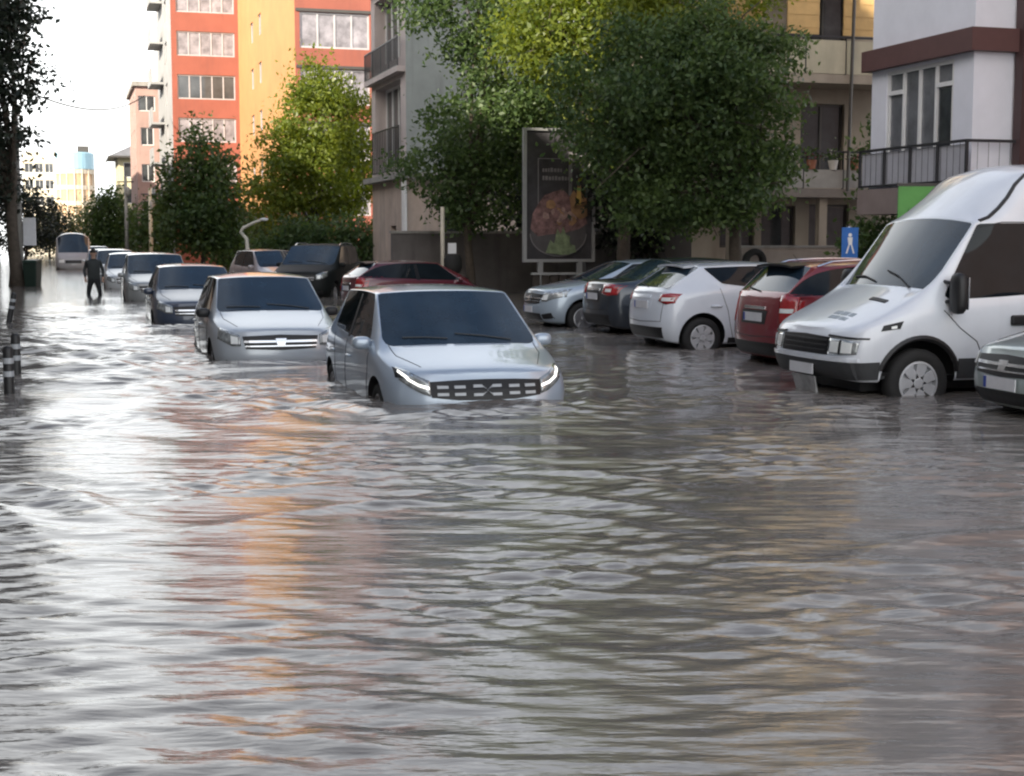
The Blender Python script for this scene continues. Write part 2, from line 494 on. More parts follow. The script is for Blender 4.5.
def railing(name, parent, fr, x0, x1, z0, z1, d, mat, step=0.12, posts=0.9, bar=0.012):
    m = MB()
    m.fbox(fr, x0, x1, z1 - .05, z1, d - .025, d + .025)
    m.fbox(fr, x0, x1, z0, z0 + .04, d - .02, d + .02)
    n = max(1, int((x1 - x0) / step))
    for k in range(1, n):
        x = x0 + (x1 - x0) * k / n
        m.fbox(fr, x - bar / 2, x + bar / 2, z0 + .04, z1 - .05, d - bar / 2, d + bar / 2)
    n = max(1, int(round((x1 - x0) / posts)))
    for k in range(n + 1):
        x = x0 + (x1 - x0) * k / n
        m.fbox(fr, x - .025, x + .025, z0, z1 - .001, d - .022, d + .022)
    return m.build(name, mat, parent)

# red and orange block of flats
grey_frame = M("greyed_window_frame", (0.42, 0.40, 0.41), 0.45, 0, 0.12, 3)
def red_block():
    b = bld("apartment_block", "tall red and orange block of flats with rows of white windows", 100, 7.0)
    red = M("red_render", (0.27, 0.082, 0.055), 0.8, 0, 0.12, 0.7, 0.15, 20, stain=(0.22, 0.07, 0.05))
    orange = M("orange_render", (0.44, 0.225, 0.09), 0.8, 0, 0.10, 0.6, 0.15, 20)
    greyr = M("grey_side_render", (0.30, 0.30, 0.30), 0.8, 0, 0.15, 0.8)
    H = 24.5
    sills = [2.6 + 2.83 * k for k in range(8)]
    holes1 = [(0.35, s, 3.8, 1.6) for s in sills if s + 1.6 < H]
    m = MB(); f1 = front_frame(0, 0)
    facade(m, f1, 4.4, 0, H, holes1, .14)
    box_shell(m, 4.4, 15, 0, H)
    m.build("wall", red, b)
    for k, h in enumerate(holes1):
        window(b, f1, *h, .14, 5, grey_frame, pane_pale if k != 3 else pane_dark, .08)
    # grey street side with shallow balconies
    ms = MB(); fs = street_frame(0, 15)
    facade(ms, fs, 15, 0, H, [(8.5, s, 2.2, 1.5) for s in sills if s + 1.6 < H], .14)
    ms.build("side_wall", greyr, b)
    for s in sills[:7]:
        window(b, fs, 8.5, s, 2.2, 1.5, .14, 2, grey_frame, pane_dark)
        bl = MB(); bl.fbox(fs, 3, 7, s - 1.1, s - .95, .003, .9); bl.fbox(fs, 3, 7, s - .95, s + .1, .8, .9)
        bl.build("balcony", greyr, b)
    # orange wing along the street and its red end
    x0, y0 = 4.4, -25
    mo = MB(); fo = street_frame(x0, 0)
    holes2 = [(x, s, 1.35, 1.25) for s in sills if s + 1.3 < H for x in (6.6, 10.4)]
    facade(mo, fo, 25, 0, H, holes2, .14)
    mo.build("orange_wall", orange, b)
    for h in holes2:
        window(b, fo, *h, .14, 2, grey_frame, pane_dark, .07)
    mr = MB(); f3 = front_frame(x0, y0)
    sills3 = [3.0 + 2.83 * k for k in range(7)]
    holes3 = [(0.25, s, 3.6, 1.8) for s in sills3] + [(4.4, s, 2.4, 1.8) for s in sills3]
    facade(mr, f3, 8, 0, H, holes3, .14)
    box_shell(mr, 8, 40, 0, H, x0=x0, y0=y0)
    mr.build("end_wall", red, b)
    for h in holes3:
        window(b, f3, *h, .14, 4 if h[2] > 3 else 3, grey_frame, pane_pale, .09)
    for s in sills3:                                   # dark lintel strips over the end windows
        lt = MB(); lt.fbox(f3, .05, 4.05, s + 1.82, s + 1.97, .003, .05); lt.build("lintel", dark_frame, b)
    pr = MB(); pr.fbox(f1, -.15, 4.3, H, H + .5, -.3, .12); pr.fbox(f3, -.1, 8.1, H, H + .5, -.3, .12); pr.fbox(fo, .3, 24.6, H, H + .5, -.3, .1)
    pr.build("parapet", greyr, b)
red_block()

def pink_block():
    b = bld("apartment_block", "narrow faded pink block far down the street left of the red flats", 121, 5.6)
    pk = M("faded_pink_render", (0.40, 0.27, 0.235), 0.85, 0, 0.15, 0.6, 0.1, 20, stain=(0.28, 0.2, 0.18))
    H = 14.2
    f = front_frame(0, 0); fs = street_frame(0, 12)
    hs = [(x, s, 1.0, 1.4) for s in (3.5, 6.4, 9.3) for x in (.35, )] + [(.2, 12.0, 1.3, 1.2)]
    hs2 = [(x, s, 1.3, 1.4) for s in (3.5, 6.4, 9.3, 12) for x in (2, 5, 8)]
    m = MB(); facade(m, f, 8, 0, H, hs, .14); facade(m, fs, 12, 0, H, hs2, .14); box_shell(m, 8, 12, 0, H)
    m.build("wall", pk, b)
    for h in hs: window(b, f, *h, .14, 2, white_frame, pane_dark)
    for h in hs2: window(b, fs, *h, .14, 2, white_frame, pane_dark)
    t = MB(); t.bx(2.2, 8.2, 2, 11, H, H + 5.5); t.build("upper_storey", M("grey_upper_render", (0.36, 0.36, 0.36), .8, 0, .12, .7), b)
    c = MB(); c.bx(-.25, 8.2, -.25, 12.2, H - .25, H + .12); c.build("cornice", concrete, b)
pink_block()

def yellow_house():
    b = bld("tall_house", "pale yellow house with grey hipped roof and deep eaves in the distance", 152, 5.2)
    yw = M("pale_yellow_render", (0.58, 0.52, 0.33), 0.8, 0, 0.08, 0.6)
    H = 10.2
    f = front_frame(0, 0); fs = street_frame(0, 10)
    hs = [(x, s, .9, 1.5) for s in (2.4, 5.4, 8.0) for x in (.5, 1.9)]
    m = MB(); facade(m, f, 7, 0, H, hs, .12); facade(m, fs, 10, 0, H, [(x, s, 1.2, 1.5) for s in (2.4, 5.4, 8.0) for x in (2, 6)], .12); box_shell(m, 7, 10, 0, H)
    m.build("wall", yw, b)
    for h in hs: window(b, f, *h, .12, 1, white_frame, pane_dark)
    for s in (2.4, 5.4, 8.0):
        for x in (2, 6): window(b, fs, x, s, 1.2, 1.5, .12, 2, white_frame, pane_dark)
    r = MB(); e = .9
    a = [(-e, -e, H - .1), (7 + e, -e, H - .1), (7 + e, 10 + e, H - .1), (-e, 10 + e, H - .1)]
    t = [(3.0, 3.4, H + 1.9), (4.0, 3.4, H + 1.9), (4.0, 6.6, H + 1.9), (3.0, 6.6, H + 1.9)]
    r.poly(a[::-1]); r.poly(t)
    for i in range(4): r.quad(a[i], a[(i + 1) % 4], t[(i + 1) % 4], t[i])
    r.build("roof", M("grey_roof", (0.15, 0.15, 0.16), .7, 0, .2, 1.2), b)
    g = MB(); g.bx(-e, 7 + e, -e - .1, -e, H - .28, H - .1); g.bx(-e - .1, -e, -e, 10 + e, H - .28, H - .1); g.build("gutter", dark_frame, b)
yellow_house()

def far_tower():
    b = tag(empty("office_tower", W(255, 1.6, -.1), STREET), "distant round glass office tower with blue crown at the end of the street", "tower")
    fac = M("warm_panel", (0.55, 0.47, 0.36), 0.6, 0, 0.15, .3)
    blue = M("blue_crown", (0.26, 0.42, 0.50), 0.35, 0, 0.08, .5)
    orange = M("warm_glass", (0.45, 0.30, 0.18), 0.12, 0, 0.3, .35, spec=.8)
    m = MB(); m.lathe([(3.1, 0), (3.1, 13.4), (0, 13.4)], None, 32); m.build("drum", orange, b, True)
    t = MB(); t.lathe([(3.2, 13.4), (3.25, 13.45), (3.25, 16.0), (3.0, 16.2), (0, 16.3)], None, 32); t.build("crown", blue, b)
    for k in range(5):
        r = MB(); z = 2.6 + k * 2.6
        r.lathe([(3.1, z - .35), (3.18, z - .35), (3.18, z + .35), (3.1, z + .35)], None, 32); r.build("floor_band", fac, b)
    for k in range(16):
        a = 2 * math.pi * k / 16
        r = MB(); r.tube([(3.14 * math.cos(a), 3.14 * math.sin(a), 0), (3.14 * math.cos(a), 3.14 * math.sin(a), 13.4)], .13, 6); r.build("mullion", fac, b)
    an = MB(); an.tube([(-.4, 0, 16.2), (-.4, 0, 18.6)], .1, 6); an.bx(.6, 2.4, -.5, .5, 16.2, 17.3); an.build("mast", dark_frame, b)
    s = MB(); f = fr_of((-8.2, -1.0, 0), EX, -EY)
    hs = [(x, 2 + k * 2.7, 1.3, 1.5) for k in range(5) for x in (.4, 2.0, 3.6)]
    facade(s, f, 5.3, 0, 16.2, hs, .2); box_shell(s, 5.3, 7, 0, 16.2, left=True, x0=-8.2, y0=-1.0); s.build("side_block", M("cream_panel", (0.60, 0.54, 0.42), .7, 0, .1, .4), b)
    for h in hs: window(b, f, *h, .2, 2, white_frame, pane_dark)
far_tower()

def grey_house():
    b = bld("corner_house", "grey rendered corner house with balcony railings beside the big trees", 52.5, 12.0)
    gr = M("grey_green_render", (0.29, 0.315, 0.305), 0.85, 0, 0.14, 0.7, 0.2, 22, stain=(0.17, 0.18, 0.175))  # shade on the front face is put into this grey
    pk = M("pinkish_plaster", (0.50, 0.44, 0.42), 0.85, 0, 0.12, 0.8, 0.2, 22, stain=(0.38, 0.32, 0.30))  # light on the street face is put into this paler, warmer tone
    low = M("peach_plaster", (0.46, 0.375, 0.32), 0.85, 0, 0.2, 0.9, 0.2, 22, stain=(0.3, 0.27, 0.25))
    H = 15
    f = front_frame(0, 0); fs = street_frame(0, 6.2)
    m = MB()
    facade(m, f, 12, 4.2, H, [(7, 5.2, 1.4, 1.6), (7, 8.6, 1.4, 1.6)], .15)
    box_shell(m, 12, 6.2, 4.2, H); m.build("wall", gr, b)
    for z in (5.2, 8.6): window(b, f, 7, z, 1.4, 1.6, .15, 2, white_frame, pane_dark)
    sh = [(.7, 4.7, 4.6, 3.0), (.7, 8.5, 4.6, 2.6), (.7, 12.0, 4.6, 2.2)]
    ms = MB(); facade(ms, fs, 6.2, 4.2, H, sh, .5); ms.build("street_wall", pk, b)
    for h in sh: window(b, fs, *h, .5, 4, white_frame, pane_dark, .1)
    g = MB()
    facade(g, f, 12, 0, 4.0, [(1.3, 1.9, .95, 1.5), (5.5, 1.9, 1.2, 1.4)], .18)
    facade(g, fs, 6.2, 0, 4.0, [(3.4, .0, 1.0, 2.3)], .25); box_shell(g, 12, 6.2, 0, 4.0, roof=False); g.build("ground_floor_wall", low, b)
    window(b, f, 1.3, 1.9, .95, 1.5, .18, 1, dark_frame, pane_dark); window(b, f, 5.5, 1.9, 1.2, 1.4, .18, 2, dark_frame, pane_dark)
    d = MB(); d.fbox(fs, 3.4, 4.4, 0, 2.3, -.25, -.2); d.build("door", M("dark_door", (.06, .04, .035), .5), b)
    sl = MB(); sl.bx(-.35, 3.0, -.45, 6.4, 4.0, 4.2); sl.bx(3.0, 12.1, -.1, 6.4, 4.0, 4.2); sl.build("canopy_slab", concrete, b)
    for z in (7.9, 11.5):
        s2 = MB(); s2.fbox(fs, -.05, 6.1, z - .02, z + .18, .003, .30); s2.build("balcony_slab", pk, b)
        railing("balcony_railing", b, fs, .0, 6.05, z + .18, z + 1.25, .27, rail_metal, .14, 1.5, .02)
    railing("window_railing", b, fs, .6, 5.4, 4.35, 6.0, .10, rail_metal, .32, 4.8, .035)
    co = MB(); co.tube([(-.14, -.2, 0), (-.14, -.2, 4.0)], .1, 10); co.build("column", white_frame, b)
    pp = MB(); pp.tube([(2.3, -.09, 4.25), (2.3, -.09, H)], .06, 8); pp.build("drainpipe", concrete, b)
    co = MB(); co.bx(-.25, 12.2, -.25, 6.4, H, H + .3); co.build("cornice", concrete, b)
grey_house()

def white_bay_house():
    b = bld("bay_house", "white panelled house with brown band and railed balcony above the van", 22.5, 15.4)
    wh = M("white_cladding", (0.76, 0.77, 0.84), 0.45, 0, 0.06, 1.0)
    br = M("brown_band", (0.105, 0.048, 0.045), 0.6, 0, 0.12, 2)
    pk = M("pink_plaster", (0.46, 0.34, 0.32), 0.8, 0, 0.1, 1.2, 0.15, 30)
    bei = M("taupe_slab", (0.25, 0.20, 0.185), 0.8, 0, 0.15, 1.5)
    H = 12.5
    fs = street_frame(0, 3.4); f = front_frame(0, 0)
    m = MB()
    hs = [(.55, 3.22, 2.25, 1.78), (.55, 6.6, 2.25, 1.8), (.55, 9.6, 2.25, 1.8)]
    facade(m, fs, 3.4, 2.76, H, hs, .08); m.quad((0, 0, 2.76), (.95, 0, 2.76), (.95, 0, H), (0, 0, H)); m.quad((0, 3.4, 2.76), (.95, 3.4, 2.76), (.95, 3.4, H), (0, 3.4, H))
    m.quad((0, 0, H), (.95, 0, H), (.95, 3.4, H), (0, 3.4, H)); m.build("bay_wall", wh, b)
    for i, h in enumerate(hs):
        w_ = window(b, fs, *h, .08, 4, white_frame, pane_pale if i else M("net_curtain_pane", (.16, .165, .18), .1, 0, .3, 2.0, spec=.8), .07)
        if i == 0:
            t = MB(); t.fbox(fs, h[0] + .05, h[0] + .55, h[1] + 1.32, h[1] + 1.40, -.07, .0); t.fbox(fs, h[0] + 1.72, h[0] + 2.2, h[1] + 1.32, h[1] + 1.40, -.07, .0)
            t.build("transom", white_frame, w_)
            c = MB(); c.fbox(fs, h[0] + 1.80, h[0] + 2.14, h[1] + .1, h[1] + 1.28, -.055, -.02); c.build("open_leaf", pane_dark, w_)
    for z0, z1 in ((5.06, 5.46), (8.35, 8.7), (11.6, 11.9)):
        k = MB(); k.bx(-.16, 1.0, -.16, 3.56, z0, z1); k.build("brown_band", br, b)
    s = MB(); s.bx(-.22, .95, -.17, 3.50, 2.25, 2.74); s.build("balcony_slab", bei, b)
    fo = fr_of((-.19, 3.46, 0), -EY, -EX)
    railing("balcony_railing", b, fo, 0, 3.60, 2.78, 3.52, 0, rail_metal, .2, .8, .006)
    ff = fr_of((-.19, -.14, 0), EX, -EY)
    railing("balcony_railing", b, ff, 0, 1.12, 2.78, 3.52, 0, rail_metal, .2, 1.12, .006)
    kb = MB(); kb.fbox(fo, 0.03, 3.57, 2.80, 3.44, -.05, -.03); kb.build("balcony_screen", M("frosted_panel", (.46, .46, .50), .3, 0, .1, 3), b)
    p = MB()
    fp = fr_of((.96, 3.4, 0), -EY, -EX)
    hp = [(9 + 4 * i, z, 1.5, 1.5) for z in (3.6, 6.6, 9.6) for i in range(3)]
    facade(p, fp, 26, 0, H, hp, .15); p.quad((.96, 3.4, 0), (12, 3.4, 0), (12, 3.4, H), (.96, 3.4, H)); p.quad((.96, -22.6, H), (12, -22.6, H), (12, 3.4, H), (.96, 3.4, H))
    p.quad((.96, -22.6, 0), (12, -22.6, 0), (12, -22.6, H), (.96, -22.6, H)); p.quad((12, -22.6, 0), (12, 3.4, 0), (12, 3.4, H), (12, -22.6, H))
    p.build("wall", pk, b)
    for h in hp: window(b, fp, *h, .15, 2, white_frame, pane_dark)
    d = MB(); d.bx(.80, .958, -.28, -.06, 0, H); d.build("downpipe", M("brown_pipe", (.06, .03, .03), .5), b)
white_bay_house()

def beige_house():
    b = bld("balcony_house", "shaded beige house with stacked balconies and yellow blinds behind the trees", 35, 15.6)
    be = M("beige_render", (0.36, 0.31, 0.25), 0.85, 0, 0.16, 0.8, 0.2, 22, stain=(0.26, 0.22, 0.18))
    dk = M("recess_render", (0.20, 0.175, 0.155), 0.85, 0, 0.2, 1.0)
    pan = M("cream_parapet", (0.50, 0.46, 0.34), 0.7, 0, 0.15, 1.0, stain=(0.36, 0.32, 0.24))
    bl = M("yellow_blind", (0.58, 0.38, 0.16), 0.75, 0, 0.12, 2.5)
    H = 14.5
    f = front_frame(0, 0); fs = street_frame(0, 8)
    hs = [(.8, 1.55, 1.0, 1.1), (2.0, 1.55, 1.0, 1.1), (3.4, .5, 1.2, 2.2)]
    for z in (3.2, 6.1, 9.0, 11.8):
        hs += [(.7, z + .05, 1.1, 2.1), (3.1, z + .05, 1.3, 2.1)]
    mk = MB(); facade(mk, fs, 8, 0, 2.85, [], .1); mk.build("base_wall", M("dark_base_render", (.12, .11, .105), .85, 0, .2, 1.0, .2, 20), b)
    m = MB(); facade(m, f, 8, 0, H, hs, .18); facade(m, fs, 8, 2.85, H, [(2, z + .9, 1.4, 1.4) for z in (3.2, 6.1, 9.0)], .15); box_shell(m, 8, 8, 0, H); m.build("wall", be, b)
    for h in hs: window(b, f, *h, .18, 2 if h[2] > 1.05 else 1, dark_frame, pane_dark)
    for z in (3.2, 6.1, 9.0): window(b, fs, 2, z + .9, 1.4, 1.4, .15, 2, dark_frame, pane_dark)
    for k, z in enumerate((3.0, 5.9, 8.8, 11.6)):
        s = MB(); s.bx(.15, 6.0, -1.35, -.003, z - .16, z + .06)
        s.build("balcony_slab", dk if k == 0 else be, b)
        p = MB(); n = 5
        for i in range(n):
            x0 = .2 + 5.75 * i / n
            p.bx(x0 + .02, x0 + 5.75 / n - .02, -1.33, -1.26, z + .08, z + (.55 if k == 0 else .92))
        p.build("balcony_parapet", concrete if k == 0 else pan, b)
        rl = MB(); rl.bx(.18, 5.98, -1.34, -1.28, z + .98, z + 1.03)
        for i in range(6): rl.bx(.2 + i * 1.14, .24 + i * 1.14, -1.325, -1.285, z + .06, z + .98)
        rl.build("balcony_railing", rail_metal, b)
        if k == 1 or k == 2:
            for (x0, x1) in ((.35, 1.3), (2.0, 2.9), (3.6, 4.6)):
                w_ = MB(); n2 = 8
                for i in range(n2):
                    z0 = z + 1.06 + i * .16
                    w_.bx(x0, x1, -1.26 - .01 * (i % 2), -1.22 - .01 * (i % 2), z0, z0 + .16)
                w_.build("roller_blind", bl, b)
    for x in (.5, 3.05):
        c = MB(); c.bx(x, x + .22, -1.2, -1.0, 0, 2.83); c.build("pillar", be, b)
    pole = MB(); pole.tube([(3.72, -1.42, 3.0), (3.9, -1.42, H)], .045, 8); pole.build("drainpipe", dark_frame, b)
    cf = MB(); cf.bx(-.3, 8.3, -1.6, 8.3, H, H + .25); cf.build("cornice", concrete, b)
beige_house()

def shade_blocks():                     # unseen row added left of the frame, shaped to cast shade and darken reflections
    cols = [(0.20, 0.185, 0.17), (0.19, 0.18, 0.175), (0.22, 0.20, 0.18), (0.20, 0.18, 0.165), (.22, .21, .2)]
    labs = ["tall taupe apartment block along the left pavement behind the bollards", "tallest grey brown apartment block on the left side of the street",
            "pale brown apartment block further down the left pavement", "brown apartment block far down the left side of the street", "greyish block at the far left end of the street"]
    for k, (u0, u1, H) in enumerate(((-14, 12.0, 26.5), (12.8, 31, 18.4), (32, 42, 27), (43, 96, 17), (100, 170, 16))):
        b = bld("apartment_block", labs[k], u0, -7.0 - (k % 2) * .4)
        f = fr_of((0, 0, 0), EY, EX)     # facing the street
        L = u1 - u0
        n = int(L / 3.4)
        hs = [(1.0 + i * 3.3, 1.2 + j * 2.9, 1.6, 1.5) for i in range(n) for j in range(int((H - 1) / 2.9)) if 1.0 + i * 3.3 + 1.6 < L]
        m = MB(); facade(m, f, L, 0, H, hs, .15)
        m.quad((0, 0, 0), (-5, 0, 0), (-5, 0, H), (0, 0, H)); m.quad((0, L, 0), (-5, L, 0), (-5, L, H), (0, L, H))
        m.quad((0, 0, H), (0, L, H), (-5, L, H), (-5, 0, H)); m.quad((-5, 0, 0), (-5, L, 0), (-5, L, H), (-5, 0, H))
        m.build("wall", M("left_block_render", cols[k], .85, 0, .12, .6, .1, 20), b)
        w_ = MB(); g = MB()
        for (x, z, a, c) in hs[:95]:
            window(b, f, x, z, a, c, .15, 2, white_frame, pane_dark)
        if len(hs) > 95:
            for (x, z, a, c) in hs[95:]:
                g.quad(f(x, z, -.13), f(x + a, z, -.13), f(x + a, z + c, -.13), f(x, z + c, -.13))
            tag(g.build("window", pane_dark, b), kind="stuff")
shade_blocks()

# walls at the back of the parking bays
def low_walls():
    m = MB(); o = empty("garden_wall", W(44, 9.6, -.1), STREET)
    tag(o, "dark grey rendered wall behind the billboard and the big trees", "wall")
    g = M("dark_grey_plaster", (0.145, 0.132, 0.128), 0.9, 0, 0.25, 0.9, 0.3, 20, stain=(.09, .08, .08))
    m.bx(0, 10.4, 0, .25, 0, 1.95); m.build("wall", g, o)
    c = MB(); c.bx(-.04, 10.44, -.04, .29, 1.953, 2.03); c.build("coping", concrete, o)
    o = empty("garden_wall", W(38.4, 13.9, -.1), STREET)
    tag(o, "short dark wall joining the side of the balcony house", "wall")
    m = MB(); m.bx(0, 1.68, 0, .25, 0, 1.9); m.build("wall", g, o)
    c = MB(); c.bx(-.04, 1.68, -.04, .29, 1.903, 1.98); c.build("coping", concrete, o)
    o = empty("garden_wall", W(31.2, 15.2, -.1), STREET)
    tag(o, "low beige garden wall in front of the balcony house", "wall")
    m = MB(); m.bx(0, 4.3, 0, .22, 0, 1.56); m.build("wall", M("beige_plaster", (0.36, 0.31, 0.27), 0.85, 0, 0.12, 1.2, 0.2, 22, stain=(.27, .23, .2)), o)
    c = MB(); c.bx(-.03, 4.33, -.03, .25, 1.563, 1.62); c.build("coping", concrete, o)
low_walls()

# ------------------------------------------------------------------ trees
def tree(name, label, loc, trunk, blobs, n_leaves, leaf, mat, seed, group=None, trunk_r=0.16, bark_mat=None, cat="tree", lean=(0, 0)):
    """blobs: (x, y, z, rx, ry, rz) relative to the trunk base"""
    r = np.random.RandomState(seed)
    root = tag(empty(name, loc), label, cat, group)
    m = MB()
    top = Vector((lean[0], lean[1], trunk))
    zs = np.linspace(0, 1, 7)
    pts = [Vector((lean[0] * t + .06 * math.sin(5 * t + seed), lean[1] * t + .06 * math.cos(4 * t + seed), trunk * t)) for t in zs]
    m.tube(pts, [trunk_r * (1.35 if t == 0 else 1.0 - .35 * t) for t in zs], 10)
    for (bx_, by, bz, rx, ry, rz) in blobs:
        c = Vector((bx_, by, bz))
        st = pts[4 + int(r.randint(0, 3))]
        mid = st.lerp(c, .5) + Vector((r.uniform(-.2, .2), r.uniform(-.2, .2), r.uniform(.0, .35)))
        m.tube([st, mid, c], [trunk_r * .5, trunk_r * .33, trunk_r * .15], 7)
        for _ in range(5):
            d = Vector((r.normal() * rx, r.normal() * ry, r.normal() * rz)) * .55
            m.tube([mid.lerp(c, .6), c + d * .5, c + d], [trunk_r * .18, trunk_r * .11, trunk_r * .04], 5)
    m.build("trunk", bark_mat or bark, root, True)
    more = []
    for b in blobs:
        for _ in range(6):
            d = r.normal(size=3); d /= np.linalg.norm(d); d[2] = d[2] * .8 + .1
            k = r.uniform(.20, .46)
            q = r.uniform(.85, 1.25)
            more.append((b[0] + d[0] * b[3] * q, b[1] + d[1] * b[4] * q, b[2] + d[2] * b[5] * q, b[3] * k, b[4] * k, b[5] * k * .9))
    blobs = list(blobs) + more
    vol = np.array([b[3] * b[4] * b[5] for b in blobs]) ** (2 / 3)
    cnt = (n_leaves * vol / vol.sum()).astype(int)
    P, OUT = [], []
    for b, n in zip(blobs, cnt):
        # sprays: clusters of leaves scattered through the blob, denser towards the shell
        ns = max(6, n // 26)
        d = r.normal(size=(ns, 3)); d /= np.linalg.norm(d, axis=1)[:, None]
        rad = r.uniform(0.25, 1.0, ns) ** 0.45 * (1 + .16 * np.sin(d[:, 0] * 5 + seed) * np.cos(d[:, 2] * 4 + seed * 2))
        sc = np.array(b[3:6])
        ctr = np.array(b[:3]) + d * rad[:, None] * sc
        which = r.randint(0, ns, n)
        off = r.normal(size=(n, 3)) * (leaf * np.array([1.9, 1.9, 1.4]))
        P.append(ctr[which] + off); OUT.append(d[which])
    P = np.vstack(P); OUT = np.vstack(OUT); n = len(P)
    nrm = OUT * .5 + r.normal(size=(n, 3)) * .75 + np.array([0, 0, .45])
    nrm /= np.linalg.norm(nrm, axis=1)[:, None]
    a = np.cross(nrm, r.normal(size=(n, 3))); a /= np.linalg.norm(a, axis=1)[:, None]
    a[:, 2] -= .35; a /= np.linalg.norm(a, axis=1)[:, None]
    bb = np.cross(nrm, a)
    s = (leaf * r.uniform(.6, 1.35, n))[:, None]
    drop = nrm * s * .18
    v0 = P - a * s * .62; v1 = P + bb * s * .34 - drop; v2 = P + a * s * .62 - drop * .5; v3 = P - bb * s * .34 - drop
    V = np.stack([v0, v1, v2, v3], 1).reshape(-1, 3)
    me = bpy.data.meshes.new("crown")
    me.vertices.add(n * 4); me.vertices.foreach_set("co", V.astype(np.float32).ravel())
    me.loops.add(n * 4); me.loops.foreach_set("vertex_index", np.arange(n * 4, dtype=np.int32))
    me.polygons.add(n); me.polygons.foreach_set("loop_start", np.arange(0, n * 4, 4, dtype=np.int32)); me.polygons.foreach_set("loop_total", np.full(n, 4, dtype=np.int32))
    me.update(calc_edges=True); me.validate()
    me.materials.append(mat)
    mesh_obj("crown", me, root)
    return root

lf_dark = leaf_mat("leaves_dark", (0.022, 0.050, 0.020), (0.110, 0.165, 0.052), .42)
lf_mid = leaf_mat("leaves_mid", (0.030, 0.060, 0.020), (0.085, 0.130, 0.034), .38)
lf_lit = leaf_mat("leaves_light", (0.066, 0.112, 0.020), (0.215, 0.250, 0.042), .5)  # leaf colour brightened to carry the sunlight on lit crowns
lf_shade = leaf_mat("leaves_deep", (0.012, 0.018, 0.013), (0.028, 0.038, 0.022), .15)  # leaf colour darkened to carry the shade on unlit crowns
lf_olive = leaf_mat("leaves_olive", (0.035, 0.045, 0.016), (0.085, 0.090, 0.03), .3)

def P_(px, D, z=-0.1):                      # a place on the ground D metres ahead
    return Vector((D * (px - 512) / 1450, D, z))

# big trees over the parking bays
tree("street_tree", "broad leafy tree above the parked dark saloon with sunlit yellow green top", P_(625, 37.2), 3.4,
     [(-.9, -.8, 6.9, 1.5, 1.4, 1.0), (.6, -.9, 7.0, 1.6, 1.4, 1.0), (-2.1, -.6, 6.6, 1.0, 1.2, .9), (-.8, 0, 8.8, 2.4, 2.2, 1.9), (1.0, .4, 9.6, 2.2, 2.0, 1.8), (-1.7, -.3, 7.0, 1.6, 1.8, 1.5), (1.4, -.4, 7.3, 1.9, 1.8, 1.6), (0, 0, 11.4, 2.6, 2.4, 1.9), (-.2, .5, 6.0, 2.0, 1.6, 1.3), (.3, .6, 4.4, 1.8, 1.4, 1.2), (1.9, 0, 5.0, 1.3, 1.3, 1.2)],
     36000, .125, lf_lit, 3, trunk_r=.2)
tree("street_tree", "dark green bushy tree behind the white hatchback beside the beige house", P_(736, 32.5), 3.0,
     [(-1.3, 0, 4.6, 1.8, 1.7, 1.4), (-.1, 0, 5.3, 1.3, 1.5, 1.1), (-2.2, .2, 3.5, 1.3, 1.2, 1.1), (.45, .2, 4.1, .8, 1.2, 1.1), (-.9, 0, 2.8, 1.2, 1.2, .8), (-1.8, .3, 5.5, 1.4, 1.4, 1.1), (.3, -.1, 2.9, .7, .9, .8), (-3.0, .4, 4.4, 1.1, 1.2, 1.3), (-1.9, 0, 2.4, .9, .9, .7), (-.5, .2, 6.2, .9, 1.1, .7)],
     42000, .105, lf_dark, 8, trunk_r=.17)
tree("street_tree", "dark tree with low hanging branches left of the food billboard", P_(470, 43), 3.0,
     [(.4, 0, 5.0, 1.8, 1.6, 1.6), (-.6, .2, 3.7, 1.2, 1.2, 1.0), (.9, .4, 3.4, 1.5, 1.2, 1.3), (1.2, 0, 7.2, 1.8, 1.6, 1.6), (.3, .3, 8.6, 1.9, 1.8, 1.4), (1.6, 0, 5.2, 1.5, 1.4, 1.4), (.9, 0, 10.4, 2.2, 2.0, 1.7), (-.1, 0, 2.6, .9, .9, .6)],
     28000, .135, lf_dark, 14, trunk_r=.15)
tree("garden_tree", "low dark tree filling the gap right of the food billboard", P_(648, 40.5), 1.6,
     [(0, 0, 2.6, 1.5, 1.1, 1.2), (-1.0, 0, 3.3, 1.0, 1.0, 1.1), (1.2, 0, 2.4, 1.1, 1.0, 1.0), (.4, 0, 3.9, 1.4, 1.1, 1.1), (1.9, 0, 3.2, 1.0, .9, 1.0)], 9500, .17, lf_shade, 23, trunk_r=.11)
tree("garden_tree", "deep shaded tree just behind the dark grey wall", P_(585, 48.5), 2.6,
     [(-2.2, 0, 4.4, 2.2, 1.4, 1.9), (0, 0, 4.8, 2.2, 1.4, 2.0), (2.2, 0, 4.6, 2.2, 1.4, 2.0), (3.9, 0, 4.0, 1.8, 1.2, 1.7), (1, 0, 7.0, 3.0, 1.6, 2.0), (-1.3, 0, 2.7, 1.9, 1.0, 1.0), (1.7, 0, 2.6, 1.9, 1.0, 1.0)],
     16000, .22, lf_shade, 21, trunk_r=.16)
